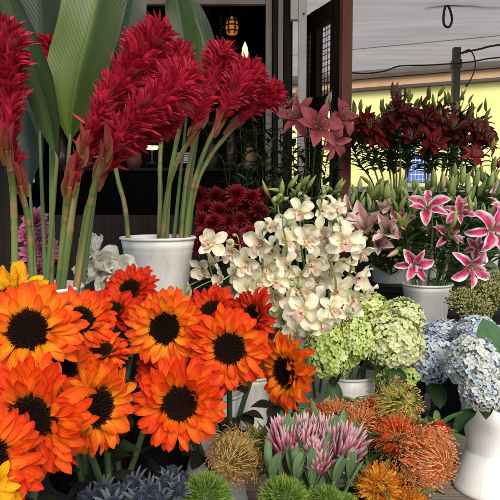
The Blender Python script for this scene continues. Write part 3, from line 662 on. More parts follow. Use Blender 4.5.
bigleaf([(40,140,1.6),(40,90,1.6),(42,40,1.6),(38,-30,1.6),(36,-60,1.6)], .14, 'shaded dark leaf standing behind the slanting left leaf', ((.02,.032,.01),(.015,.026,.009)), gb(gb1,0,.06))
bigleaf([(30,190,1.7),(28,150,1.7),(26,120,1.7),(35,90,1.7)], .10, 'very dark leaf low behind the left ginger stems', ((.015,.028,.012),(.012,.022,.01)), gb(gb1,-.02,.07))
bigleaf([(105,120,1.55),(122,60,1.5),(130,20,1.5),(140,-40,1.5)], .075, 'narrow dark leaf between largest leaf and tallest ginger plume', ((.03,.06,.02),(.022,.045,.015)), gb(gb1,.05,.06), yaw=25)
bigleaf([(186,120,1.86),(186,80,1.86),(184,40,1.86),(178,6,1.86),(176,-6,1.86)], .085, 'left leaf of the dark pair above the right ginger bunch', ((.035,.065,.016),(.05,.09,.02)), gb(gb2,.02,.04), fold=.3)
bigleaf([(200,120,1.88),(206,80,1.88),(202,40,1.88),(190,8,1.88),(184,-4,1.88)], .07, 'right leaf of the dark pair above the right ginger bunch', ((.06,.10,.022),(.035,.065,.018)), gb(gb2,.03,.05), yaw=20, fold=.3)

# ================================================================== ORCHIDS
ocol = lambda t, v, r: mix(mix((.58,.58,.24), (.82,.76,.50), t*2.6), (.88,.83,.66), t + (r-.5)*.4)
def make_orchid(seed, cupd=0.0):
    random.seed(seed); mb = MB()
    for i, (ph, L, W) in enumerate(((90, .050, .031), (18, .050, .036), (162, .050, .036), (-48, .047, .030), (-132, .047, .030))):
        petal(mb, base_frame((0,0,0), R(ph) + random.gauss(0,.08), .003, 0, random.gauss(0,.15)), L*random.uniform(.92,1.08), W, .3 + cupd + random.gauss(0,.12), -.05 + cupd + random.gauss(0,.45), random.uniform(.2,.8), 'round', ocol, 9, 6, random.gauss(0,.12), .32)
    pm = mb.mesh('blossom'); mb = MB()
    petal(mb, base_frame((0,0,.004), R(-90), .0), .030, .026, .75, -.6, 1.1, 'round', lambda t,v,r: mix((.75,.62,.25), (.80,.55,.50), t*1.4 + .2*np.abs(v)), 7, 5, 0, .3)
    for s_ in (-35, 215): petal(mb, base_frame((0,0,.004), R(s_), .0), .016, .016, 1.0, .4, .9, 'round', (.80,.66,.50), 5, 3)
    petal(mb, base_frame((0,0,.004), R(90), 0), .020, .010, 1.2, .5, -1.2, 'strap', (.78,.68,.45), 5, 4)
    mb.tube([(0,-.005,.011),(0,-.010,.016)], .0022, (.45,.03,.03), 6)
    return pm, mb.mesh('lip')
ORC = [make_orchid(51), make_orchid(52, .2), make_orchid(53, .45), make_orchid(54, -.1)]
def bud_mesh(L, w_, c0, c1, seed=1, bend=0.0):
    mb = MB(); n = 10; prof = [(max(.0004, w_*math.sin(math.pi*min(1,(i/n))**.75)**.8*(1 if i else .3)), L*i/n) for i in range(n+1)]
    prof = np.array(prof); sides = 9; th = np.linspace(0, 2*np.pi, sides, endpoint=False); g_ = 1 + .10*np.cos(3*th)
    v = np.stack([prof[:,0][:,None]*np.cos(th)*g_, prof[:,0][:,None]*np.sin(th)*g_, np.repeat(prof[:,1][:,None], sides, 1)], -1).reshape(-1,3)
    i = np.arange(n)[:,None]; j = np.arange(sides)[None]; j2 = (j+1)%sides
    f = np.stack([i*sides+j, i*sides+j2, (i+1)*sides+j2, (i+1)*sides+j], -1).reshape(-1,4)
    tt = np.repeat(np.linspace(0,1,n+1), sides); v[:,0] += bend*L*tt**2; mb.add(v, f, mix(c0, c1, tt), np.stack([tt, np.tile(np.cos(3*th), n+1), np.full(len(tt), .3)], 1))
    return mb.mesh('bud')
OBUD = bud_mesh(.035, .010, (.25,.32,.08), (.62,.62,.35))
def orchid_spray(path, blossoms, label, base, buds=()):
    b = Vector(base); t = thing('orchid_spray', label, 'orchid', b, 'white orchid sprays')
    pts = curve([P(*p) for p in path], 20)[::-1]; q = MB(); full = curve([b, b.lerp(pts[0], .5)+Vector((0,.02,.0)), pts[0]], 8)[:-1] + pts
    q.tube(full, np.linspace(.005, .0025, len(full)), (.16,.22,.06), 7)
    for (px, py, yaw, pit, s) in blossoms:
        yaw += random.uniform(-32,32); pit += random.uniform(-22,22); s *= random.uniform(.85,1.05)
        d = min(pts, key=lambda p: (p - P(px, py, (p - Vector((0,0,CAMZ))).length)).length).y - .035 + random.gauss(0, .02)
        d += random.uniform(-.05,.05); pos = P(px, py, d); near = min(pts, key=lambda p: (p-pos).length); n = face(yaw, pit)
        q.tube(curve([near, near.lerp(pos - n*.02, .6) + Vector((0,0,.004)), pos - n*.004], 8), .0017, (.40,.42,.15), 6)
        pm, lm = random.choice(ORC); Mw = Matrix.Translation(-b) @ orient(pos, n, s*random.uniform(.86,1.06), random.gauss(0,.5))
        o = ob('blossom', pm, 'white', t, Mw); ob('lip', lm, 'white', o)
    for (px, py, dd, yaw, pit) in buds:
        pos = P(px, py, dd); near = min(pts, key=lambda p: (p-pos).length); n = face(yaw, pit)
        q.tube([near, pos], .0016, (.3,.35,.12), 5); ob('bud', OBUD, 'white', t, Matrix.Translation(-b) @ orient(pos, n, .8))
    tipp = pts[-1] if pts[-1].z > pts[0].z else pts[0]; tipp = max(pts, key=lambda p: p.z)
    for k9 in range(3):
        o9 = tipp + Vector((random.uniform(-.02,.02), -.015 - random.random()*.02, .006 + k9*.011)); n9 = face(random.uniform(-60,60), random.uniform(0,60))
        q.tube([tipp, o9], .0015, (.3,.35,.12), 5); ob('bud', OBUD, 'white', t, Matrix.Translation(-b) @ orient(o9, n9, .75 - k9*.12))
    ob('stem', q, 'stem', t, base=b)
random.seed(5)
O1 = (ob1.x, ob1.y, ob1.z + .03); O2 = (ob2.x, ob2.y, ob2.z + .05)
orchid_spray([(207,250,1.72),(212,275,1.74),(225,310,1.8),(245,360,1.9)], [(211,244,-10,5,.9),(202,268,-45,-5,.85),(192,290,-60,-30,.6)], 'orchid spray at far left of the white orchids, against the ginger bucket', O1, [(190,285,1.7,-60,-60)])
orchid_spray([(240,245,1.75),(240,262,1.75),(243,290,1.8),(250,350,1.9)], [(230,251,20,0,.9),(246,263,0,-10,.95),(222,280,-30,-10,.8),(247,290,5,-5,1.1)], 'orchid spray above the red sunflowers with one large open bloom', O1)
orchid_spray([(262,232,1.72),(263,250,1.72),(262,290,1.8),(258,350,1.9)], [(262,241,-15,10,1.1),(266,267,10,0,1.0),(274,296,-10,0,1.0),(262,312,-25,-10,.95)], 'orchid spray left of centre topped by a large ruffled bloom', O1)
orchid_spray([(283,228,1.70),(287,250,1.72),(286,290,1.8),(270,350,1.9)], [(284,239,10,5,1.15),(288,266,0,-5,1.1),(296,292,15,0,1.05),(284,320,-10,-10,1.0)], 'central orchid spray with peach centred blooms', O1)
orchid_spray([(302,205,1.78),(300,235,1.78),(306,280,1.82),(312,350,1.95)], [(299,212,-10,15,1.05),(306,240,15,0,1.0),(310,262,-5,-10,1.0),(314,292,5,0,1.0)], 'tallest orchid spray rising among the green lily buds', O2)
orchid_spray([(322,200,1.85),(318,230,1.84),(316,270,1.86),(318,350,1.95)], [(322,211,20,10,.9),(320,232,-10,0,.95),(330,268,10,-15,1.0)], 'orchid spray behind the tallest one with smaller creamy blooms', O2)
orchid_spray([(345,232,1.66),(352,262,1.68),(340,300,1.75),(325,350,1.9)], [(344,240,15,10,1.0),(360,252,40,-5,.85),(357,274,25,-20,.95),(366,292,60,-40,.7)], 'orchid spray curling down on the right before the dark lilies gap', O2)
orchid_spray([(330,262,1.64),(336,285,1.65),(332,320,1.72),(325,350,1.85)], [(338,291,5,5,1.15),(346,314,10,-25,.9),(323,304,-15,0,1.0)], 'orchid spray touching the green hydrangeas with a red dotted bloom', O2)
orchid_spray([(300,290,1.62),(306,305,1.62),(306,330,1.68),(312,360,1.85)], [(304,311,0,5,1.1),(322,323,20,-10,.9),(296,333,-10,-15,1.0),(309,347,0,-40,.9)], 'lowest orchid spray drooping over the rightmost sunflower', O2)
orchid_spray([(275,250,1.85),(272,280,1.85),(268,330,1.9),(262,360,1.95)], [(276,256,-20,0,.9),(250,278,-10,-5,.9),(300,276,0,0,.9),(256,300,0,-20,.9),(318,280,5,0,.9),(330,245,0,0,.9)], 'white orchid spray filling the shaded middle behind the others', O1)

orchid_spray([(318,196,1.95),(330,222,1.95),(336,262,1.95),(322,350,1.98)], [(334,208,25,20,.85),(342,226,20,0,.8),(328,252,0,5,.95),(344,262,20,-5,.9),(322,276,-10,0,.9)], 'orchid spray on the far side of the tallest one, leaning right', O2)
orchid_spray([(232,262,1.8),(232,285,1.8),(240,330,1.85),(250,370,1.95)], [(216,262,-30,0,.75),(234,272,-10,5,.95),(226,294,-20,-10,.8),(258,282,10,0,.95)], 'orchid spray low behind the red sunflowers at left of the orchids', O1)
orchid_spray([(284,285,1.78),(284,305,1.78),(280,340,1.82),(268,370,1.95)], [(276,280,-10,0,.9),(292,306,0,-5,1.0),(270,318,-10,-10,.9),(300,322,10,-15,.9),(284,336,0,-20,.8)], 'orchid spray low in the centre between red sunflower and green hydrangeas', O1)
orchid_spray([(352,285,1.75),(348,300,1.75),(340,330,1.8),(325,350,1.95)], [(352,298,20,0,.8),(332,310,0,-5,.9),(316,304,-5,0,.95)], 'orchid spray tucked directly behind the top green hydrangea', O2)
orchid_spray([(278,205,1.9),(280,225,1.88),(284,260,1.88),(276,350,1.95)], [(270,228,-20,15,.85),(288,222,0,15,.8),(292,250,10,0,.95),(272,250,-10,5,.9)], 'orchid spray just below the lily buds beside the crimson chrysanthemums', O1)

# ================================================================== HYDRANGEAS
def make_hydra(seed, cols, nf=230, fs=.0125):
    random.seed(seed); mb = MB()
    for i in range(nf):
        z = 1 - 1.72*(i+.5)/nf; rr = math.sqrt(max(0, 1-z*z)); a = i*2.39996
        n = Vector((rr*math.cos(a), rr*math.sin(a), z)); lump = 1 + .06*math.sin(5.1*n.x+seed)*math.sin(6*n.y+2*seed) + .04*math.sin(7*n.z+n.x*5)
        pos = n * (.085*lump + random.gauss(0,.004)); nn = (n + Vector((random.gauss(0,.3), random.gauss(0,.3), random.gauss(0,.3)))).normalized()
        fr = orient(pos, nn, 1, random.random()*6.28); c = np.array(cols[random.choices(range(len(cols)), [5,3,2][:len(cols)])[0]]); c = c*random.uniform(.8,1.1)
        s = fs*random.uniform(.75,1.25)
        for k in range(4):
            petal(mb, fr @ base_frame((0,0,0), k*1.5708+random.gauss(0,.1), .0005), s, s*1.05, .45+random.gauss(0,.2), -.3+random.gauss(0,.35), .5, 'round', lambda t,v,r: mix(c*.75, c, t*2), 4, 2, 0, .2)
        mb.lathe([(.0014,0),(.0012,.0018),(.0001,.002)], mix(c, (.6,.65,.3), .5), 5, (0,0,0)) if False else None
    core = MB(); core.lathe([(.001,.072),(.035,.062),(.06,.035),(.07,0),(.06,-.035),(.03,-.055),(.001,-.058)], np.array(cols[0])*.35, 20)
    return mb.mesh('flower_head'), core.mesh('core')
GRN = [(.50,.60,.17), (.62,.68,.28), (.38,.50,.11)]; GRN2 = [(.66,.69,.34),(.58,.64,.26),(.72,.73,.45)]
BLU = [(.56,.61,.66), (.44,.52,.67), (.68,.68,.64)]; BLU2 = [(.62,.65,.60),(.70,.69,.63),(.50,.57,.67)]
HY = {'g': [make_hydra(61, GRN), make_hydra(62, GRN2), make_hydra(63, GRN)], 'b': [make_hydra(64, BLU, 260, .0115), make_hydra(65, BLU2, 260, .0115), make_hydra(66, BLU, 260, .0115)]}
HLEAF = lambda t, v, r: mix((.018,.045,.012), (.03,.065,.02), np.full_like(t, r))
def hydrangea(px, py, rx, ry, d, kind, var, label, base, nleaf=1, group='lime green hydrangeas'):
    b = Vector(base); pos = P(px, py, d); t = thing('hydrangea', label, 'hydrangea', b, group)
    s = d/F/.09; Mw = Matrix.Translation(-b) @ Matrix.Translation(pos) @ Matrix.Diagonal((rx*s, (rx+ry)/2*s, ry*s, 1)) @ Matrix.Rotation(random.random()*6.28, 4, 'Z') @ Matrix.Rotation(random.uniform(-.3,.3), 4, 'X')
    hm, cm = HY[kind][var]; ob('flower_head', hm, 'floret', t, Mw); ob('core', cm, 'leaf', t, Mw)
    q = MB(); dxy = Vector((pos.x-b.x, pos.y-b.y, 0)); dxy = dxy.normalized()*min(.045, dxy.length); pts = curve([pos, Vector((b.x, b.y, TZ + .305)) + dxy + Vector((0,0,.01)), Vector((b.x, b.y, TZ+.25)) + dxy*.8, b], 18); q.tube(pts, .005, (.10,.15,.05), 7); ob('stem', q, 'stem', t, base=b)
    for i in range(nleaf):
        q = MB(); petal(q, base_frame(pos + Vector((0,0,-ry*d/F*.75)), random.uniform(-2.8,-.4), .02), .085, .05, random.uniform(-.9,-.2), random.uniform(-1.5,-1.0), .1, 'leaf', HLEAF, 8, 6, 0, .1, .2); ob('leaf', q, 'leaf', t, base=b)
HB = (hb.x, hb.y, hb.z+.05)
hydrangea(330, 353, 24, 32, 1.66, 'g', 0, 'tall lime green hydrangea head furthest left, beside the rightmost sunflower', HB, 1)
hydrangea(358, 342, 20, 25, 1.64, 'g', 2, 'smallest bright lime hydrangea head in the middle of its bunch', HB, 1)
hydrangea(394, 342, 27, 30, 1.68, 'g', 1, 'large pale cream-green hydrangea head at the right of its bunch', HB, 1)
hydrangea(366, 313, 28, 20, 1.78, 'g', 0, 'lime green hydrangea head at the top back of its bunch', HB, 0)
hydrangea(402, 318, 20, 20, 1.76, 'g', 1, 'pale green hydrangea head at upper right of the green bunch', HB, 0)
hydrangea(396, 376, 22, 17, 1.70, 'g', 0, 'lowest green hydrangea head right above the curly pincushion flower', HB, 1)
VB = (vb.x, vb.y, vb.z+.05); HYB = (hyb.x, hyb.y, TZ)
gB = 'pale blue hydrangeas'
hydrangea(430, 360, 21, 25, 1.72, 'b', 0, 'grey-white hydrangea head at the left of the pale blue bunch', VB, 1, gB)
hydrangea(472, 364, 27, 27, 1.58, 'b', 1, 'big round white hydrangea head tinged blue above the waisted vase', VB, 1, gB)
hydrangea(484, 393, 23, 20, 1.55, 'b', 1, 'lowest white hydrangea head hanging over the waisted vase rim', VB, 2, gB)
hydrangea(443, 331, 22, 11, 1.9, 'b', 2, 'flat pale hydrangea head just beneath the stargazer bucket', VB, 0, gB)
hydrangea(476, 333, 22, 17, 1.82, 'b', 0, 'bluest hydrangea head below the green sedum', VB, 0, gB)
hydrangea(508, 366, 18, 26, 1.7, 'b', 2, 'bluish hydrangea head cut off by the right edge', VB, 2, gB)
for i, (px, py, d, yw_, lab) in enumerate(((497,345,1.6,20,'broad green hydrangea leaf at the right edge beside the white heads'), (488,272,2.25,-10,'rounded grey-green leaf behind the right stargazer lily'))):
    bpos = P(px, py+22, d); q = MB(); petal(q, Matrix.Translation(bpos) @ Matrix.Rotation(R(90 if i else 60), 4, 'Y') @ Matrix.Rotation(R(90),4,'X') if False else orient(bpos, Vector((0,-.3,1))) @ base_frame((0,0,0), R(90+yw_), 0), .13, .095, 1.2, .7, -.2, 'leaf', (.06,.13,.05) if not i else (.10,.16,.10), 9, 6, 0, .08, .2)
    t = thing('broad_leaf', lab, 'leaf', bpos, None); ob('blade', q, 'leaf', t, base=bpos)
    q = MB(); e_ = vb if i == 0 else sdb; bb = Vector((e_.x, e_.y, TZ + .2)); q.tube(curve([bpos, bpos.lerp(bb, .5), bb], 8), .003, (.08,.13,.04), 6); ob('stalk', q, 'stem', t, base=bpos)

# ================================================================== LILIES
def lcol(kind):
    if kind == 'star':
        def f(t, v, r):
            c = mix((.50,.012,.09), (.62,.05,.18), t*.9); c = c*(.6 + .4*(np.sin(t*41+r*30)*np.sin(v*23+r*9) > -.75))[:,None]; edge = np.clip((np.abs(v) - .50 + .1*np.sin(t*12))*4, 0, 1) + np.clip((t-.80)*5, 0, 1)
            c = mix(c, (.82,.68,.69), edge); return mix(c, (.40,.5,.15), np.clip((.1-t)*8, 0, 1))
        return f
    if kind == 'pale':
        def f(t, v, r):
            c = mix((.78,.66,.56), (.66,.16,.26), np.clip(1-np.abs(v)*1.7, 0, 1)*.9); return mix((.35,.42,.16), c, t*4)
        return f
    if kind == 'maroon': return lambda t, v, r: mix((.10,.006,.008), (.19,.011,.017), t*.8 + (r-.5)*.6)
    if kind == 'crimson': return lambda t, v, r: mix((.26,.009,.014), (.17,.007,.010), t + (r-.5)*.5)
    if kind == 'pink': return lambda t, v, r: mix(mix((.32,.02,.04), (.46,.085,.11), t*1.3), (.50,.16,.17), np.abs(v)*.6)
def make_lily(kind, seed, e0=1.05, e1=-.8, L=.085):
    random.seed(seed); mb = MB(); c = lcol(kind)
    for i in range(6):
        petal(mb, base_frame((0,0,0), i*1.0472 + random.gauss(0,.05), .004, .002*(i%2)), L*random.uniform(.9,1.06), .040 if i % 2 else .029, e0 + random.gauss(0,.12), e1 + random.gauss(0,.4), random.uniform(.2,.55), 'lily', c, 12, 8, random.gauss(0,.09), .25, .15)
    bm_ = mb.mesh('blossom'); mb = MB()
    for i in range(6):
        a = i*1.0472 + .5; q = [(0,0,.01), (.012*math.cos(a), .012*math.sin(a), .04), (.024*math.cos(a), .024*math.sin(a), .058)]
        mb.tube(curve(q, 6), .0009, (.45,.5,.25), 5); x, y, z = q[2]; mb.tube([(x-.005*math.sin(a), y+.005*math.cos(a), z), (x+.005*math.sin(a), y-.005*math.cos(a), z+.001)], .0018, (.22,.05,.012), 5)
    mb.tube(curve([(0,0,.01),(.003,0,.04),(.006,.004,.07)], 6), .0013, (.45,.5,.25), 5)
    return bm_, mb.mesh('stamens')
LIL = {'star': [make_lily('star', 71), make_lily('star', 72, 1.15, -.4), make_lily('star', 68, .95, -1.1)], 'pale': [make_lily('pale', 73, 1.3, .4), make_lily('pale', 74, 1.4, .9)], 'maroon': [make_lily('maroon', 75), make_lily('maroon', 76, 1.2, .1)], 'crimson': [make_lily('crimson', 78), make_lily('crimson', 79, 1.2, .2)], 'pink': [make_lily('pink', 77, 1.0, -.4)]}
def buds3(L, w_, c0, c1): return [bud_mesh(L, w_, c0, c1, 1, .12), bud_mesh(L*.75, w_*.8, c0, mix(c0, c1, .5), 1, -.05), bud_mesh(L*1.1, w_*1.12, mix(c0, c1, .3), c1, 1, .2), bud_mesh(L*.95, w_*.75, c0, c1, 1, .3)]
BUDS = {'green': buds3(.080, .0112, (.16,.26,.05), (.42,.48,.17)), 'pink': buds3(.082, .012, (.30,.36,.12), (.68,.40,.34)), 'dark': buds3(.07, .0105, (.12,.15,.04), (.22,.05,.04)), 'olive': buds3(.065, .0098, (.17,.24,.05), (.38,.40,.11))}
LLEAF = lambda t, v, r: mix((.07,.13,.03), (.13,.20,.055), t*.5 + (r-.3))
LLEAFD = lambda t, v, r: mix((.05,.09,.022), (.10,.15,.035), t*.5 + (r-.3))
def lily(path, base, label, blossoms=(), buds=(), group='lilies', nl=9, leafcol=LLEAF, LL=.09, LW=.018, name='lily_stem', stemcol=(.07,.12,.03)):
    """path pixel+depth from top to low; blossoms (px,py,d,yaw,pitch,scale,kind); buds (px,py,d,yaw,pitch,scale,kind)"""
    b = Vector(base); t = thing(name, label, 'lily', b, group)
    top = [P(*p) for p in path]; pts = curve(top + [b], 24); q = MB()
    q.tube(pts, np.linspace(.0028, .0045, len(pts)), stemcol, 7)
    for (px, py, d, yaw, pit, s, kind) in blossoms:
        pos = P(px, py, d); n = face(yaw, pit); near = min(pts[:10], key=lambda p: (p-pos).length)
        q.tube(curve([near, near.lerp(pos - n*.03, .6), pos], 8), .0022, (.12,.18,.05), 6)
        bm_, sm = random.choice(LIL[kind]); o = ob('blossom', bm_, 'lily', t, Matrix.Translation(-b) @ orient(pos, n, s, random.random()*6)); ob('stamens', sm, 'fine', o)
    for (px, py, d, yaw, pit, s, kind) in buds:
        pos = P(px, py, d); n = face(yaw, pit); near = min(pts[:10], key=lambda p: (p-pos).length)
        q.tube(curve([near, near.lerp(pos, .55) - n*.01, pos], 6), .0018, stemcol, 5)
        ob('bud', random.choice(BUDS[kind]), 'lily', t, Matrix.Translation(-b) @ orient(pos, n, s, random.random()*6))
    ob('stem', q, 'stem', t, base=b)
    q = MB()
    for i in range(nl):
        k = int(1 + i*(len(pts)*(.50 if nl >= 30 else .62))/nl); a = i*2.4 + random.gauss(0,.3)
        petal(q, base_frame(pts[min(k, len(pts)-1)], a), LL*random.uniform(.7,1.15), LW*random.uniform(.8,1.2), random.uniform(.3,1.0), random.uniform(-.7,.3), .1, 'leaf', leafcol, 8, 2, random.gauss(0,.1), 0, .25)
    ob('leaves', q, 'leaf', t, base=b)
random.seed(9)
LB = lambda dx_=0, dy_=0: (lb.x+dx_, lb.y+dy_, lb.z+.03)
gS = 'stargazer lilies'
lily([(414,255,2.22),(420,275,2.24)], LB(-.02,-.03), 'open stargazer lily hanging over the left of its white bucket rim', [(414,264,2.14,-8,0,.95,'star')], [(398,250,2.2,-40,-20,.7,'pink')], gS, 3)
lily([(458,245,2.15),(444,272,2.22)], LB(.04,-.03), 'large stargazer lily facing us over the right of the white bucket', [(467,265,2.04,22,-8,1.1,'star')], [(452,228,2.1,30,60,.9,'green'),(440,215,2.15,10,70,.8,'pink')], gS, 5)
lily([(430,200,2.25),(432,240,2.27)], LB(0,.02), 'stargazer lily standing highest above the bucket, tilted upward', [(427,210,2.18,-20,30,1.05,'star'),(440,216,2.26,50,15,.8,'pale')], [(408,200,2.2,-35,40,.9,'green'),(450,195,2.25,25,65,.9,'green'),(443,190,2.25,0,75,.8,'pink')], gS, 7)
lily([(480,205,2.3),(455,250,2.3)], LB(.05,.01), 'stargazer lily cut by the right edge with broad pink petals', [(489,230,2.08,15,5,1.15,'star'),(499,214,2.2,40,30,.9,'star')], [(470,215,2.2,-10,55,1.0,'green'),(497,195,2.2,30,60,.9,'green'),(462,185,2.2,0,75,.9,'green')], gS, 7)
lily([(400,215,2.3),(410,250,2.3)], LB(-.04,0), 'half open pale pink lily leaning left of the highest stargazer', [(392,234,2.12,-30,20,1.5,'pale'),(378,244,2.16,-10,10,1.1,'pale'),(382,222,2.3,-50,50,.7,'pale')], [(400,212,2.2,-10,60,1.0,'green'),(386,200,2.2,-20,70,.8,'green')], gS, 7)
lily([(370,210,2.4),(385,245,2.6)], (bb1.x, bb1.y, bb1.z+.03), 'blush lily with half open bloom right of the white orchids', [(366,232,2.24,-20,20,1.7,'pale'),(355,226,2.3,-50,20,1.3,'pale')], [(372,200,2.4,0,75,.9,'green'),(356,198,2.4,-20,60,.8,'green')], gS, 7)
lily([(452,225,2.4),(445,250,2.35)], LB(.02,.03), 'pink lily half hidden in leaves between two stargazers', [(446,238,2.28,15,35,.95,'star'),(433,232,2.32,-40,10,.8,'pale'),(458,212,2.35,30,40,.8,'pale')], [(468,205,2.4,20,70,1,'green'),(478,198,2.4,10,70,.9,'green')], gS, 8)
random.seed(45)
for (px, py, d, yaw, pit, sc, kd, lab) in ((352,214,2.3,-30,20,1.0,'pale','blush lily bloom above the right-hand orchids, half open'),(380,212,2.28,10,30,1.0,'pale','blush lily bloom between the orchids and the highest stargazer'),(460,214,2.22,-20,25,.85,'star','smaller stargazer lily between the highest one and the right edge'),(478,248,2.18,-30,10,.7,'star','small stargazer lily just above the large right-hand one'),(404,224,2.25,-40,15,.8,'star','small stargazer lily left of and below the highest one'),(343,218,2.3,-50,10,.9,'pale','blush lily bloom nearest the red-brown door edge'),(492,196,2.3,20,40,.8,'pale','blush lily bloom high at the right edge among buds')):
    lily([(px+3, py+6, d+.03), (px*.7+427*.3, py+36, d+.1)], LB(random.uniform(-.05,.05), random.uniform(-.03,.04)) if px > 390 else (bb1.x, bb1.y, bb1.z+.03), lab, [(px,py,d,yaw,pit,sc,kd)], [(px+8, py-12, d, 20, 70, .7, 'green')], gS, 12, LL=.10, LW=.024)
random.seed(44)
for i, (px, py, d, lab) in enumerate(((405,238,2.3,'between the half open pale lily and the bucket rim'),(418,232,2.32,'directly under the highest stargazer'),(440,252,2.3,'rising from the middle of the white bucket'),(470,238,2.32,'behind the large right-hand stargazer'),(382,246,2.5,'at the shaded bucket left of the stargazers'),(496,252,2.3,'at the right edge beneath the broad pink lily'))):
    lily([(px, py-14, d), (px*.8+427*.2, py+22, d)], LB(random.uniform(-.05,.05), random.uniform(-.03,.04)) if i != 4 else (bb1.x, bb1.y, bb1.z+.03), 'bright green leafy lily stem ' + lab, [], [(px+random.uniform(-8,8), py-18+random.uniform(-8,4), d-.03, random.uniform(-40,40), 70, .85, 'green') for _ in range(2)], 'leafy lily stems', 22, LL=.10, LW=.026)
lily([(333,222,1.98),(335,260,2.0)], O2, 'pale pink-flushed lily bloom among the right-hand white orchids', [(326,238,1.82,10,5,.75,'pale')], [], gS, 2)
ORD = 'first second third fourth fifth sixth seventh eighth ninth tenth eleventh twelfth thirteenth fourteenth fifteenth sixteenth seventeenth eighteenth nineteenth twentieth'.split(); ORD += ['twenty-' + q_ for q_ in ORD[:9]]
# green bud stems filling the middle right
spots = [(352,188,2.5),(362,180,2.45),(374,192,2.4),(385,183,2.5),(396,190,2.4),(410,182,2.5),(420,192,2.45),(434,178,2.5),(446,186,2.45),(458,176,2.5),(468,186,2.4),(478,176,2.5),(488,186,2.4),(497,176,2.45),(342,196,2.4),(366,206,2.35),(404,212,2.3),(479,210,2.3)]
for i, (px, py, d) in enumerate(spots):
    py += 9 if px < 450 else 2
    base = bb1 if px < 405 else (bb2 if px < 455 else bb3)
    bl = [(px + random.uniform(-9,9), py + random.uniform(-6,12), d - random.uniform(0,.08), random.uniform(-45,45), random.uniform(25,88), random.uniform(.7,1.1), 'green' if random.random() < .93 else 'pink') for _ in range(5)]
    lily([(px, py+12, d), (px*.7 + (bb1.x if 0 else (390 if px < 405 else 432 if px < 455 else 480))*.3, py+45, d+.1)], (base.x + random.uniform(-.04,.04), base.y, base.z+.03),
         'closed green lily bud stem, %s from left in the row below the dark red lilies' % ORD[sorted(q_[0] for q_ in spots).index(px)], [], bl, 'unopened lily bud stems', 22, LL=.12, LW=.026)
for i, (px, py, d, lab) in enumerate(((292,190,2.0,'green lily bud stem above the tallest orchid spray'), (302,196,2.05,'green lily bud stem just right of the one above the tallest orchid'), (275,196,2.0,'green lily bud stem beside the crimson chrysanthemums'), (328,192,2.1,'green lily bud stem against the lattice door foot'))):
    bl = [(px + random.uniform(-8,8), py + random.uniform(-8,8), d, random.uniform(-60,60), random.uniform(20,70), .8, 'green') for _ in range(4)]
    lily([(px, py+8, d), (px+4, py+60, d)], (ob2.x, ob2.y+.03, ob2.z+.05), lab, [], bl, 'unopened lily bud stems', 9, LL=.09)
# dark red lilies against the yellow wall
DB1 = Vector((bb1.x, 2.86, T3)); DB2 = Vector((bb2.x+.02, 2.9, T3))
dark = [(352,132,'maroon'),(362,122,'crimson'),(372,128,'crimson'),(384,118,'crimson'),(394,112,'maroon'),(400,106,'maroon'),(412,118,'crimson'),(424,112,'maroon'),(434,124,'maroon'),(440,108,'maroon'),(450,128,'maroon'),(458,112,'maroon'),(468,128,'maroon'),(478,122,'maroon'),(482,136,'maroon'),(408,132,'maroon'),(390,134,'maroon'),(428,136,'crimson')]
for i, (px, py, kd) in enumerate(dark):
    d = 2.75 + random.uniform(-.12,.15); cx = 398 if px < 420 else 428
    bl = [(px + random.uniform(-5,5), py + random.uniform(4,14), d - random.uniform(0,.08), random.uniform(-70,70), random.uniform(5,60), random.uniform(.8,1.1), kd) for _ in range(3)]
    bu = [(px + random.uniform(-11,11), py + random.uniform(-12,2), d, random.uniform(-60,60), random.uniform(40,88), random.uniform(.7,1.05), random.choice(['dark','olive','olive'])) for _ in range(6)]
    rank = ('far left of' if px < 368 else 'left part of' if px < 392 else 'middle of' if px < 430 else 'right part of' if px < 465 else 'far right of')
    lily([(px, py+2, d), (px*.88+cx*.12, py+28, d), (px*.5+cx*.5, 190, d+.02)], ((DB1 if px < 420 else DB2).x, (DB1 if px < 420 else DB2).y, T3+.06),
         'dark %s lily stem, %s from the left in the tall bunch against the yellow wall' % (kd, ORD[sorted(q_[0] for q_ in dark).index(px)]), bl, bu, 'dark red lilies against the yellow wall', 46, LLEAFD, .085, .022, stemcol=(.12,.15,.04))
lily([(474,150,2.5),(476,180,2.5)], (bb3.x, bb3.y, T3+.05), 'single crimson lily bloom low at right under the dark bunch', [(472,158,2.4,10,30,.7,'crimson')], [(490,150,2.4,30,60,.8,'olive')], 'dark red lilies against the yellow wall', 8)
lily([(497,160,2.5),(490,185,2.5)], (bb3.x+.03, bb3.y, T3+.05), 'small crimson lily bud stem at the right edge of the yellow wall', [(498,168,2.4,0,50,.5,'crimson')], [(492,150,2.4,10,80,.7,'olive')], 'dark red lilies against the yellow wall', 6)
gP = 'dusty pink lilies'; PBk = (P(310,200,2.5).x, P(310,200,2.5).y, T3 - .02)
pkb = Vector((P(310,200,2.66).x, 2.78, T3 + .001)); container('black_bucket', 'black bucket of dusty pink lilies behind the white orchids', bucket_prof(.07, .2), pkb, 'black', 'black flower buckets')
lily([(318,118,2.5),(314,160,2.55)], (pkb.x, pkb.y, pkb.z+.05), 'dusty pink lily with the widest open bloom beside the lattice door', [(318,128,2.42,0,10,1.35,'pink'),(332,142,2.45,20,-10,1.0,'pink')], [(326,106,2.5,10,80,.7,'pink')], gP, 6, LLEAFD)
lily([(300,115,2.55),(306,160,2.6)], (pkb.x-.02, pkb.y, pkb.z+.05), 'dusty pink lily just left of the widest bloom by the white post', [(301,119,2.5,-30,20,1.2,'pink'),(292,106,2.55,-40,50,.6,'pink')], [(296,104,2.55,-20,70,.7,'pink')], gP, 6, LLEAFD)
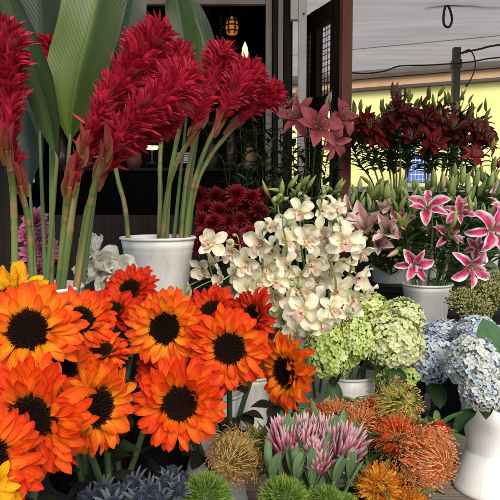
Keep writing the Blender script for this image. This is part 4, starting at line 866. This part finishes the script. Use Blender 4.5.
lily([(332,112,2.6),(322,160,2.6)], (pkb.x+.02, pkb.y, pkb.z+.05), 'dusty pink lily at the right against the red-brown door edge', [(338,120,2.55,30,20,1.15,'pink')], [(330,104,2.6,10,75,.7,'pink')], gP, 6, LLEAFD)

# dark greenery behind
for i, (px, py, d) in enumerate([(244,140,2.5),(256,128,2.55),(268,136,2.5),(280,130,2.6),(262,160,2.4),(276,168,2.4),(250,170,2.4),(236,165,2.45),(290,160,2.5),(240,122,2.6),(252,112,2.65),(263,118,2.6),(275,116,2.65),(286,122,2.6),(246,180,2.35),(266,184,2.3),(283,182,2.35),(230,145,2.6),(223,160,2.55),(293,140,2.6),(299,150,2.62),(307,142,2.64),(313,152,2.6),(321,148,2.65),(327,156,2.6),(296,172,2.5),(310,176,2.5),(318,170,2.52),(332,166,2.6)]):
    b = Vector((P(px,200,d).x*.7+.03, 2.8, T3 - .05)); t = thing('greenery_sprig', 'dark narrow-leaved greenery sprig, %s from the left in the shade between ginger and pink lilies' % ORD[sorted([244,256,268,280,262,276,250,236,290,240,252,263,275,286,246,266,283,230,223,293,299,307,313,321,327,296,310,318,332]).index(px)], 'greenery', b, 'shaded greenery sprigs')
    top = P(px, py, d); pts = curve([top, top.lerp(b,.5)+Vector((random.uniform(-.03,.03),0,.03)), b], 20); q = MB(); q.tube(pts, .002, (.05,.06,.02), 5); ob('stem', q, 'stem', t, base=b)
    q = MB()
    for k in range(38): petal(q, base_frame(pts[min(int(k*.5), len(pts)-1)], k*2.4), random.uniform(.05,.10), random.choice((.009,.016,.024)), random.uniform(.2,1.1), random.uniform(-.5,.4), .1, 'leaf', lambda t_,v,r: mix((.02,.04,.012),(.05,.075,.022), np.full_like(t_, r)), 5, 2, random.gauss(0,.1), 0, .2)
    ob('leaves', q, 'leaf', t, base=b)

# ================================================================== CHRYSANTHEMUMS
def make_mum(seed, ca, cb, n=90, R0=.036, W=.010):
    random.seed(seed); mb = MB()
    for i in range(n):
        u = i/n; ph = i*2.39996; e0 = 1.45 - 1.35*u; L = R0*(.55+.5*u)*random.uniform(.85,1.1)
        petal(mb, base_frame((0,0,0), ph, .003 + .004*u), L, W, e0, e0 - .35 + .5*(1-u), .6, 'strap', lambda t,v,r: mix(ca, cb, t + (r-.5)*.6), 4, 2)
    return mb.mesh('bloom')
MUM = [make_mum(81, (.11,.004,.008), (.26,.010,.018)), make_mum(82, (.10,.004,.008), (.20,.009,.015), 70)]
MP = [make_mum(83, (.38,.05,.13), (.55,.16,.30), 60, .04, .016)]
def mum(px, py, d, s, label, base, meshes=MUM, name='chrysanthemum', group='crimson chrysanthemums', cat='chrysanthemum'):
    b = Vector(base); pos = P(px, py, d); n = face(random.uniform(-40,40), random.uniform(10,60)); t = thing(name, label, cat, b, group)
    ob('bloom', random.choice(meshes), 'lily', t, Matrix.Translation(-b) @ orient(pos, n, s, random.random()*6))
    q = MB(); pts = curve([pos, pos.lerp(b,.4)+Vector((0,.03,0)), b], 12); q.tube(pts, .003, (.04,.07,.02), 6); ob('stem', q, 'stem', t, base=b)
    q = MB(); leafset(q, pts[2], 3, .05, .03, DKLEAF); ob('leaves', q, 'leaf', t, base=b)
random.seed(13)
mb_ = (mmb.x, mmb.y, mmb.z+.3); k = 0
for row, ys in enumerate((196, 208, 221, 234, 247)):
    for px in range(200 + (row % 2)*7, 268 - row*3, 13):
        rw = ['top', 'second', 'middle', 'fourth', 'lowest'][row]
        mum(px + random.uniform(-3,3), ys + random.uniform(-3,3), 2.12 - row*.02 + random.uniform(-.03,.03), random.uniform(.85,1.15), 'crimson chrysanthemum bloom, %s from the left in the %s row of the shaded bunch' % (ORD[(px - 200 - (row%2)*7)//13], rw), mb_)
for i, (px, py) in enumerate(((36,222),(30,238),(42,236),(34,254),(44,250),(36,270),(26,262))):
    mum(px, py, 1.75, 1.0, 'magenta pink bloom, %s from the top of those between the left ginger stems' % ORD[sorted([222,238,236,254,250,270,262]).index(py)], (gb1.x-.1, 1.85, TZ), MP, 'pink_bloom', 'pink blooms behind the left ginger', 'flower')
# white parrot tulips
def make_tulip(seed):
    random.seed(seed); mb = MB()
    for i in range(9):
        petal(mb, base_frame((0,0,0), i*2.2+random.gauss(0,.2), .004), .052*random.uniform(.85,1.1), .042, .9+random.gauss(0,.2), 1.5+random.gauss(0,.35)-.7*(i>5), .5, 'round', lambda t,v,r: mix((.70,.72,.46), (.88,.86,.76), t*2.4), 8, 6, random.gauss(0,.08), .35)
    return mb.mesh('bloom')
TUL = [make_tulip(91), make_tulip(92)]
for i, (px, py, yaw, pit, s, lab) in enumerate(((92,247,-10,60,1.1,'topmost ruffled white tulip right of the left ginger stems'),(104,262,20,30,1.15,'ruffled white tulip in the centre of the white clump'),(92,272,-20,20,1.1,'ruffled white tulip at lower left of the white clump'),(120,268,40,30,1.15,'ruffled white tulip nearest the white ginger bucket'),(108,280,0,10,1.1,'lowest ruffled white tulip just above the red sunflowers'),(80,268,-30,40,.7,'small white tulip half hidden behind the ginger stems'))):
    b = Vector((tpb.x, tpb.y, TZ+.3)); pos = P(px, py, 1.56); n = face(yaw, pit); t = thing('white_tulip', lab, 'tulip', b, 'ruffled white tulips')
    ob('bloom', TUL[i % 2], 'white', t, Matrix.Translation(-b) @ orient(pos - n*.025, n, s, random.random()*6))
    q = MB(); q.tube(curve([pos - n*.025, pos.lerp(b,.5), b], 10), .003, (.12,.18,.05), 6); ob('stem', q, 'stem', t, base=b)

# ================================================================== SEDUM
def make_sedum(seed):
    random.seed(seed); mb = MB()
    for i in range(60):
        r = .05*math.sqrt((i+.5)/60); a = i*2.4; p = Vector((r*math.cos(a), r*math.sin(a), .03 - r*r*9 + random.gauss(0,.004)))
        c = mix((.34,.38,.12), (.52,.40,.20), random.random()**2)
        mb.tube([(p.x*.3,p.y*.3,-.03), tuple(p)], .0012, (.2,.28,.08), 4)
        for _ in range(4):
            o_ = p + Vector((random.gauss(0,.004), random.gauss(0,.004), random.gauss(0,.004))); n = (p*1.0 + Vector((random.gauss(0,.02),random.gauss(0,.02),.04))).normalized()
            mb.tube([tuple(o_), tuple(o_+n*.005), tuple(o_+n*.011)], [.0018,.0032,.0006], c*random.uniform(.75,1.15), 5)
    return mb.mesh('bud_cluster')
SED = [make_sedum(95), make_sedum(96)]
for i, (px, py, d, s, lab) in enumerate(((462,302,2.0,.9,'green sedum cluster nearest the white stargazer bucket'),(480,292,2.05,1.0,'green sedum cluster in the middle tinged with tan'),(496,298,2.0,1.0,'green sedum cluster at the right edge'),(476,312,1.95,1.0,'lowest green sedum cluster above the blue hydrangea'),(495,284,2.15,.9,'topmost green sedum cluster by the right edge'))):
    b = Vector((sdb.x, sdb.y, TZ+.2)); pos = P(px, py, d); n = face(random.uniform(-30,20), 45); t = thing('sedum', lab, 'sedum', b, 'green sedum clusters')
    ob('bud_cluster', SED[i%2], 'fine', t, Matrix.Translation(-b) @ orient(pos, n, s)); q = MB(); q.tube(curve([pos, pos.lerp(b,.4), b], 8), .004, (.14,.2,.07), 6); ob('stem', q, 'stem', t, base=b)

# ================================================================== PINCUSHIONS
def make_pin(seed, ca, cb, cc, n=420, Rr=.047, curl=.7, thick=.00038):
    random.seed(seed); mb = MB()
    sq = random.uniform(.85, 1.05)
    for i in range(n):
        u = (i+.5)/n; th = math.acos(1 - 1.15*u); a = i*2.39996 + random.gauss(0,.1); jt = Vector((random.gauss(0,1), random.gauss(0,1), random.gauss(0,1)))*.0009
        def D(dt): q_ = th + dt; return Vector((math.sin(q_)*math.cos(a), math.sin(q_)*math.sin(a)*sq, math.cos(q_)))
        L = Rr*random.uniform(.82,1.08); p0 = D(.1)*.012; p1 = D(.42*curl)*L*.5; p2 = D(.30*curl)*L*.86 + jt; p3 = D(-.10*curl)*L*1.03 + jt*2
        pts = curve([p0, p1, p2, p3], 9); m = len(pts); rad = np.full(m, thick); rad[-1] = thick*2.3; rad[-2] = thick*1.9
        mb.tube(pts, rad, lambda x: mix(mix(ca, cb, x*1.4), cc, (x-.85)*8), 3)
    return mb
def pin_set(seed, ca, cb, cc, petc, **k):
    mb = make_pin(seed, ca, cb, cc, **k); st = mb.mesh('styles'); mb = MB(); random.seed(seed+1)
    for i in range(110):     # ribbon-like curled perianth between the styles
        a = random.random()*6.28; e = random.uniform(.1, 1.5)
        petal(mb, base_frame((0,0,0), a, .010), random.uniform(.020,.038), .0055, e, e - random.uniform(-1.2,2.6), .5, 'strap', petc, 6, 2, random.gauss(0,.2))
    mb.lathe([(.001,.013),(.012,.008),(.014,-.002),(.010,-.014),(.004,-.02)], (.25,.28,.08), 12)
    return st, mb.mesh('heart')
PIN = {'yg': pin_set(101, (.35,.38,.07), (.80,.50,.14), (.85,.6,.25), (.42,.45,.10), n=120, curl=1.5, Rr=.052, thick=.0005),
       'or': pin_set(103, (.90,.45,.10), (.94,.34,.10), (.90,.18,.05), (.90,.11,.03)),
       'pe': pin_set(105, (.80,.58,.16), (.93,.47,.20), (.92,.34,.14), (.90,.26,.07), n=560, thick=.00036, curl=.8),
       'go': pin_set(107, (.85,.38,.03), (.90,.30,.02), (.80,.12,.02), (.85,.45,.05), n=340),
       'rd': pin_set(109, (.75,.10,.03), (.80,.09,.03), (.75,.05,.02), (.85,.07,.02), n=160, Rr=.037),
       'br': pin_set(111, (.55,.50,.14), (.78,.46,.20), (.70,.24,.12), (.48,.42,.10), curl=1.0, n=320)}
def pincushion(px, py, r, d, yaw, pit, kind, label, base, stemleaf=True):
    b = Vector(base) + Vector((random.uniform(-.04,.04), random.uniform(-.03,.03), 0)); pos = P(px, py, d); n = face(yaw, pit); s = r*d/F/.047
    t = thing('pincushion_flower', label, 'pincushion', b, 'pincushion flowers'); st, ht = PIN[kind]; Mw = Matrix.Translation(-b) @ orient(pos, n, s, random.random()*6)
    ob('styles', st, 'fine', t, Mw); ob('heart', ht, 'petal', t, Mw)
    pts = curve([pos - n*.012*s, pos - n*.05*s, pos.lerp(b,.5), b], 15); q = MB(); q.tube(pts, .0045, (.12,.14,.05), 7); ob('stem', q, 'stem', t, base=b)
    q = MB()
    for i in range(22): petal(q, base_frame(pts[1 + int(i*.4)], i*2.4), random.uniform(.05,.085), .018, random.uniform(.2,1.0), random.uniform(-.3,.6), .2, 'strap', lambda t_,v,r_: mix((.06,.12,.03), (.13,.20,.07), np.full_like(t_, r_)), 6, 3, random.gauss(0,.1), 0, .15)
    ob('leaves', q, 'leaf', t, base=b)
random.seed(17)
PB = (pb.x, pb.y, pb.z+.04)
pincushion(397, 406, 25, 1.42, 10, 25, 'yg', 'pincushion with long curling yellow styles right below green hydrangeas', PB)
pincushion(424, 456, 32, 1.30, 18, 8, 'pe', 'largest peach-orange pincushion at the right of the bunch', PB)
pincushion(398, 436, 24, 1.36, -10, 20, 'or', 'bright orange-red pincushion left of the largest peach one', PB)
pincushion(374, 412, 18, 1.44, 0, 40, 'rd', 'small red-orange pincushion beside the long curling yellow one', PB)
pincushion(364, 426, 25, 1.42, -20, 20, 'pe', 'peach pincushion behind the right pink protea', PB)
pincushion(338, 418, 20, 1.48, -10, 25, 'pe', 'pale peach pincushion in front of the green hydrangea bucket', PB)
pincushion(319, 414, 15, 1.50, -20, 40, 'rd', 'red-orange pincushion at left of the orange bunch, above the pink proteas', PB)
pincushion(380, 488, 27, 1.22, -5, 35, 'go', 'golden yellow pincushion at the bottom edge', PB)
pincushion(412, 505, 18, 1.22, 10, 45, 'go', 'small golden pincushion cut by the bottom edge', PB)
pincushion(439, 432, 14, 1.38, 35, 40, 'rd', 'tiny red pincushion bud behind the largest peach one', PB)
pincushion(236, 456, 30, 1.28, -15, 10, 'br', 'tan pincushion with wiry styles left of the proteas', (prb.x-.08, prb.y+.02, TZ+.1))
pincushion(262, 448, 22, 1.38, 10, 30, 'br', 'faded brown-orange pincushion between tan one and left protea', (prb.x-.05, prb.y+.04, TZ+.1))
for i in range(26):
    pass
# foliage beds under the pincushions (their own long stems of leaves)
random.seed(23)
for i, (px, py) in enumerate([(372,450),(388,462),(360,462),(410,480),(432,488),(350,480),(398,478),(365,440),(420,492),(345,450),(405,455)]):
    b = Vector(PB) + Vector((random.uniform(-.05,.05), random.uniform(-.04,.04), 0)); t = thing('leafy_sprig', 'dark green leafy sprig, %s from the left beneath the orange pincushions' % ORD[sorted([372,388,360,410,432,350,398,365,420,345,405]).index(px)], 'greenery', b, 'sprigs among the pincushions')
    top = P(px, py, 1.38 + random.uniform(-.05,.08)); pts = curve([top, top.lerp(b,.5), b], 12); q = MB(); q.tube(pts, .003, (.08,.12,.04), 6); ob('stem', q, 'stem', t, base=b)
    q = MB()
    for k in range(20): petal(q, base_frame(pts[int(k*.45)], k*2.4), random.uniform(.04,.065), .016, random.uniform(.3,1.2), random.uniform(-.5,.5), .2, 'strap', lambda t_,v,r_: mix((.035,.08,.025), (.08,.14,.05), np.full_like(t_, r_)), 6, 3, random.gauss(0,.15), 0, .15)
    ob('leaves', q, 'leaf', t, base=b)

# ================================================================== PROTEAS
def make_protea(seed):
    random.seed(seed); mb = MB()
    for ring, (n, r0, L, e0, e1, W) in enumerate(((16,.004,.078,1.45,1.5,.006),(20,.010,.078,1.35,1.5,.0065),(22,.015,.072,1.25,1.35,.007),(18,.018,.055,1.1,1.3,.009))):
        for i in range(n):
            petal(mb, base_frame((0,0,0), 6.283*i/n + ring*.2 + random.gauss(0,.06), r0), L*random.uniform(.9,1.08), W, e0+random.gauss(0,.05), e1+random.gauss(0,.1), .8, 'strap',
                  lambda t,v,r: mix(mix((.40,.07,.12), (.72,.20,.30), t*1.5), (.88,.70,.70), (t-.68)*4 + (r-.5)*.5), 7, 3, random.gauss(0,.03))
    return mb.mesh('bracts')
PRO = [make_protea(121), make_protea(122)]
SLV = lambda t, v, r: mix((.09,.16,.06), (.18,.26,.12), t*.5 + (r-.3))
def protea(px, py, d, yaw, pit, s, label, base):
    b = Vector(base) + Vector((random.uniform(-.03,.03), 0, 0)); pos = P(px, py, d); n = face(yaw, pit); t = thing('pink_protea', label, 'protea', b, 'pink proteas'); s *= 1.12
    ob('bracts', PRO[random.randrange(2)], 'lily', t, Matrix.Translation(-b) @ orient(pos, n, s, random.random()*6))
    pts = curve([pos, pos - n*.04, pos.lerp(b,.5), b], 15); q = MB(); q.tube(pts, .006, (.15,.14,.07), 8); ob('stem', q, 'stem', t, base=b)
    q = MB()
    for i in range(12): petal(q, base_frame(pts[2 + int(i*.6)], i*2.4+random.gauss(0,.2), .004), random.uniform(.09,.125), .030, random.uniform(.9,1.35), random.uniform(.9,1.5), .15, 'strap', SLV, 9, 4, random.gauss(0,.08), 0, .15)
    ob('leaves', q, 'leaf', t, base=b)
random.seed(29); PR = (prb.x, prb.y, prb.z+.04)
protea(286, 452, 1.28, -12, 68, .95, 'pink protea furthest left, above the middle green dianthus ball', PR)
protea(304, 452, 1.30, 5, 72, .95, 'pink protea second from left, upright behind silvery leaves', PR)
protea(326, 452, 1.30, 0, 70, .95, 'pink protea at centre right with mauve tips', PR)
protea(341, 460, 1.26, 22, 60, 1.0, 'pink protea furthest right, leaning toward the pincushions', PR)
protea(318, 470, 1.24, -5, 65, .8, 'short pink protea low among silvery leaves between its taller neighbours', PR)

for i, (px, py, lab) in enumerate(((272,478,'furthest left, beside the tan pincushion'),(296,478,'second from left, above the middle green dianthus'),(312,484,'third from left, between two green dianthus balls'),(334,480,'fourth from left, at the foot of the proteas'),(350,478,'furthest right, beside the golden pincushion'))):
    b = Vector(PR) + Vector((random.uniform(-.04,.04), random.uniform(-.04,.02), 0)); t = thing('silver_sprig', 'silver-green broad-leaved sprig, ' + lab, 'greenery', b, 'silver-green sprigs among the proteas')
    top = P(px, py, 1.22); pts = curve([top, top.lerp(b,.5), b], 10); q = MB(); q.tube(pts, .004, (.12,.14,.07), 6); ob('stem', q, 'stem', t, base=b)
    q = MB()
    for k in range(6): petal(q, base_frame(pts[k//3], k*2.4+random.gauss(0,.3), .003), random.uniform(.06,.09), .022, random.uniform(.9,1.4), random.uniform(1.0,1.6), .15, 'strap', SLV, 9, 4, random.gauss(0,.08), 0, .15)
    ob('leaves', q, 'leaf', t, base=b)
# ================================================================== GREEN DIANTHUS
def make_moss(seed):
    random.seed(seed); mb = MB()
    for i in range(1500):
        u = (i+.5)/1500; z = 1 - 1.7*u; rr = math.sqrt(1-z*z); a = i*2.39996; n = Vector((rr*math.cos(a), rr*math.sin(a), z))
        dd = (n + Vector((random.gauss(0,.25), random.gauss(0,.25), random.gauss(0,.25)+.15))).normalized(); p0 = n*.026; L = random.uniform(.014,.021)
        c = mix((.10,.19,.02), (.28,.38,.07), random.random())
        petal(mb, orient(p0, dd) @ base_frame((0,0,0), random.random()*6.28), L, .0016, 1.5, 1.5+random.gauss(0,.5), 0, 'strap', lambda t,v,r: mix(c*.7, c*1.2, t), 3, 1)
    mb.lathe([(.001,.030),(.02,.022),(.029,0),(.02,-.02),(.001,-.026)], (.05,.11,.015), 14)
    return mb.mesh('ball')
MOSS = [make_moss(131), make_moss(132)]
for i, (px, py, r, d, lab, bb_) in enumerate(((205,497,30,1.12,'leftmost fuzzy green dianthus ball in the small white pot',dnb),(283,499,28,1.12,'middle fuzzy green dianthus ball below the left proteas',dn2),(325,503,22,1.14,'fuzzy green dianthus ball below the right proteas',dn2),(345,508,18,1.15,'smallest fuzzy green dianthus ball, rightmost of four',dn2))):
    b = Vector((bb_.x, bb_.y, TZ+.05)); pos = P(px, py, d); s = r*d/F/.045; t = thing('green_dianthus', lab, 'dianthus', b, 'fuzzy green dianthus balls')
    ob('ball', MOSS[i%2], 'fine', t, Matrix.Translation(-b) @ orient(pos, Vector((0,-.3,1)), (s, s, s*.8), i)); q = MB(); q.tube(curve([pos, pos.lerp(b,.5), b], 6), .003, (.1,.2,.04), 6); ob('stem', q, 'stem', t, base=b)

# ================================================================== THISTLES
def make_thistle(seed):
    random.seed(seed); mb = MB(); cmb = MB()
    for i in range(12):
        petal(mb, base_frame((0,0,-.004), i*.5236+random.gauss(0,.08), .004), random.uniform(.024,.036), .006, .35+random.gauss(0,.2), .2+random.gauss(0,.25), .5, 'sun', lambda t,v,r: mix((.05,.06,.075), (.11,.13,.15), t), 5, 2)
    cmb.lathe([(.003,-.004),(.009,.002),(.010,.010),(.006,.018),(.001,.021)], (.05,.06,.10), 12)
    for i in range(110):
        u = (i+.5)/110; z = 1-1.3*u; rr = math.sqrt(max(0,1-z*z)); a = i*2.4; n = Vector((rr*math.cos(a), rr*math.sin(a), z)); p = Vector((n.x*.009, n.y*.009, .008+n.z*.012))
        cmb.tube([tuple(p), tuple(p+n*.005)], [.0009,.0003], mix((.045,.05,.08), (.10,.11,.15), random.random()), 4)
    return mb.mesh('ruff'), cmb.mesh('cone')
TH = [make_thistle(141), make_thistle(142)]
random.seed(31)
for i, (px, py, d) in enumerate([(166,484,1.1),(150,492,1.08),(134,486,1.14),(178,492,1.08),(120,496,1.1),(104,492,1.12),(160,500,1.04),(88,500,1.1),(140,504,1.05),(112,506,1.05),(172,476,1.16),(184,484,1.14)]):
    b = Vector((thb.x+random.uniform(-.03,.03), thb.y+random.uniform(-.03,.03), TZ+.05)); pos = P(px, py, d); n = face(random.uniform(-50,50), random.uniform(20,80))
    t = thing('sea_thistle', 'spiky grey-blue sea thistle head, %s from the left in the low bottom clump' % ORD[sorted([166,150,134,178,120,104,160,88,140,112,172,184]).index(px)], 'thistle', b, 'grey-blue sea thistles'); Mw = Matrix.Translation(-b) @ orient(pos, n, random.uniform(.85,1.15), random.random()*6)
    rf, cn_ = TH[i%2]; ob('ruff', rf, 'leaf', t, Mw); ob('cone', cn_, 'fine', t, Mw)
    pts = curve([pos, pos.lerp(b,.5), b], 8); q = MB(); q.tube(pts, .002, (.12,.16,.12), 5); ob('stem', q, 'stem', t, base=b)
    q = MB()
    for k in range(8): petal(q, base_frame(pts[min(k//2+1, len(pts)-1)], k*2.4), random.uniform(.025,.045), .008, .5, random.uniform(-.5,.5), .2, 'sun', (.07,.13,.06), 4, 2)
    ob('leaves', q, 'leaf', t, base=b)
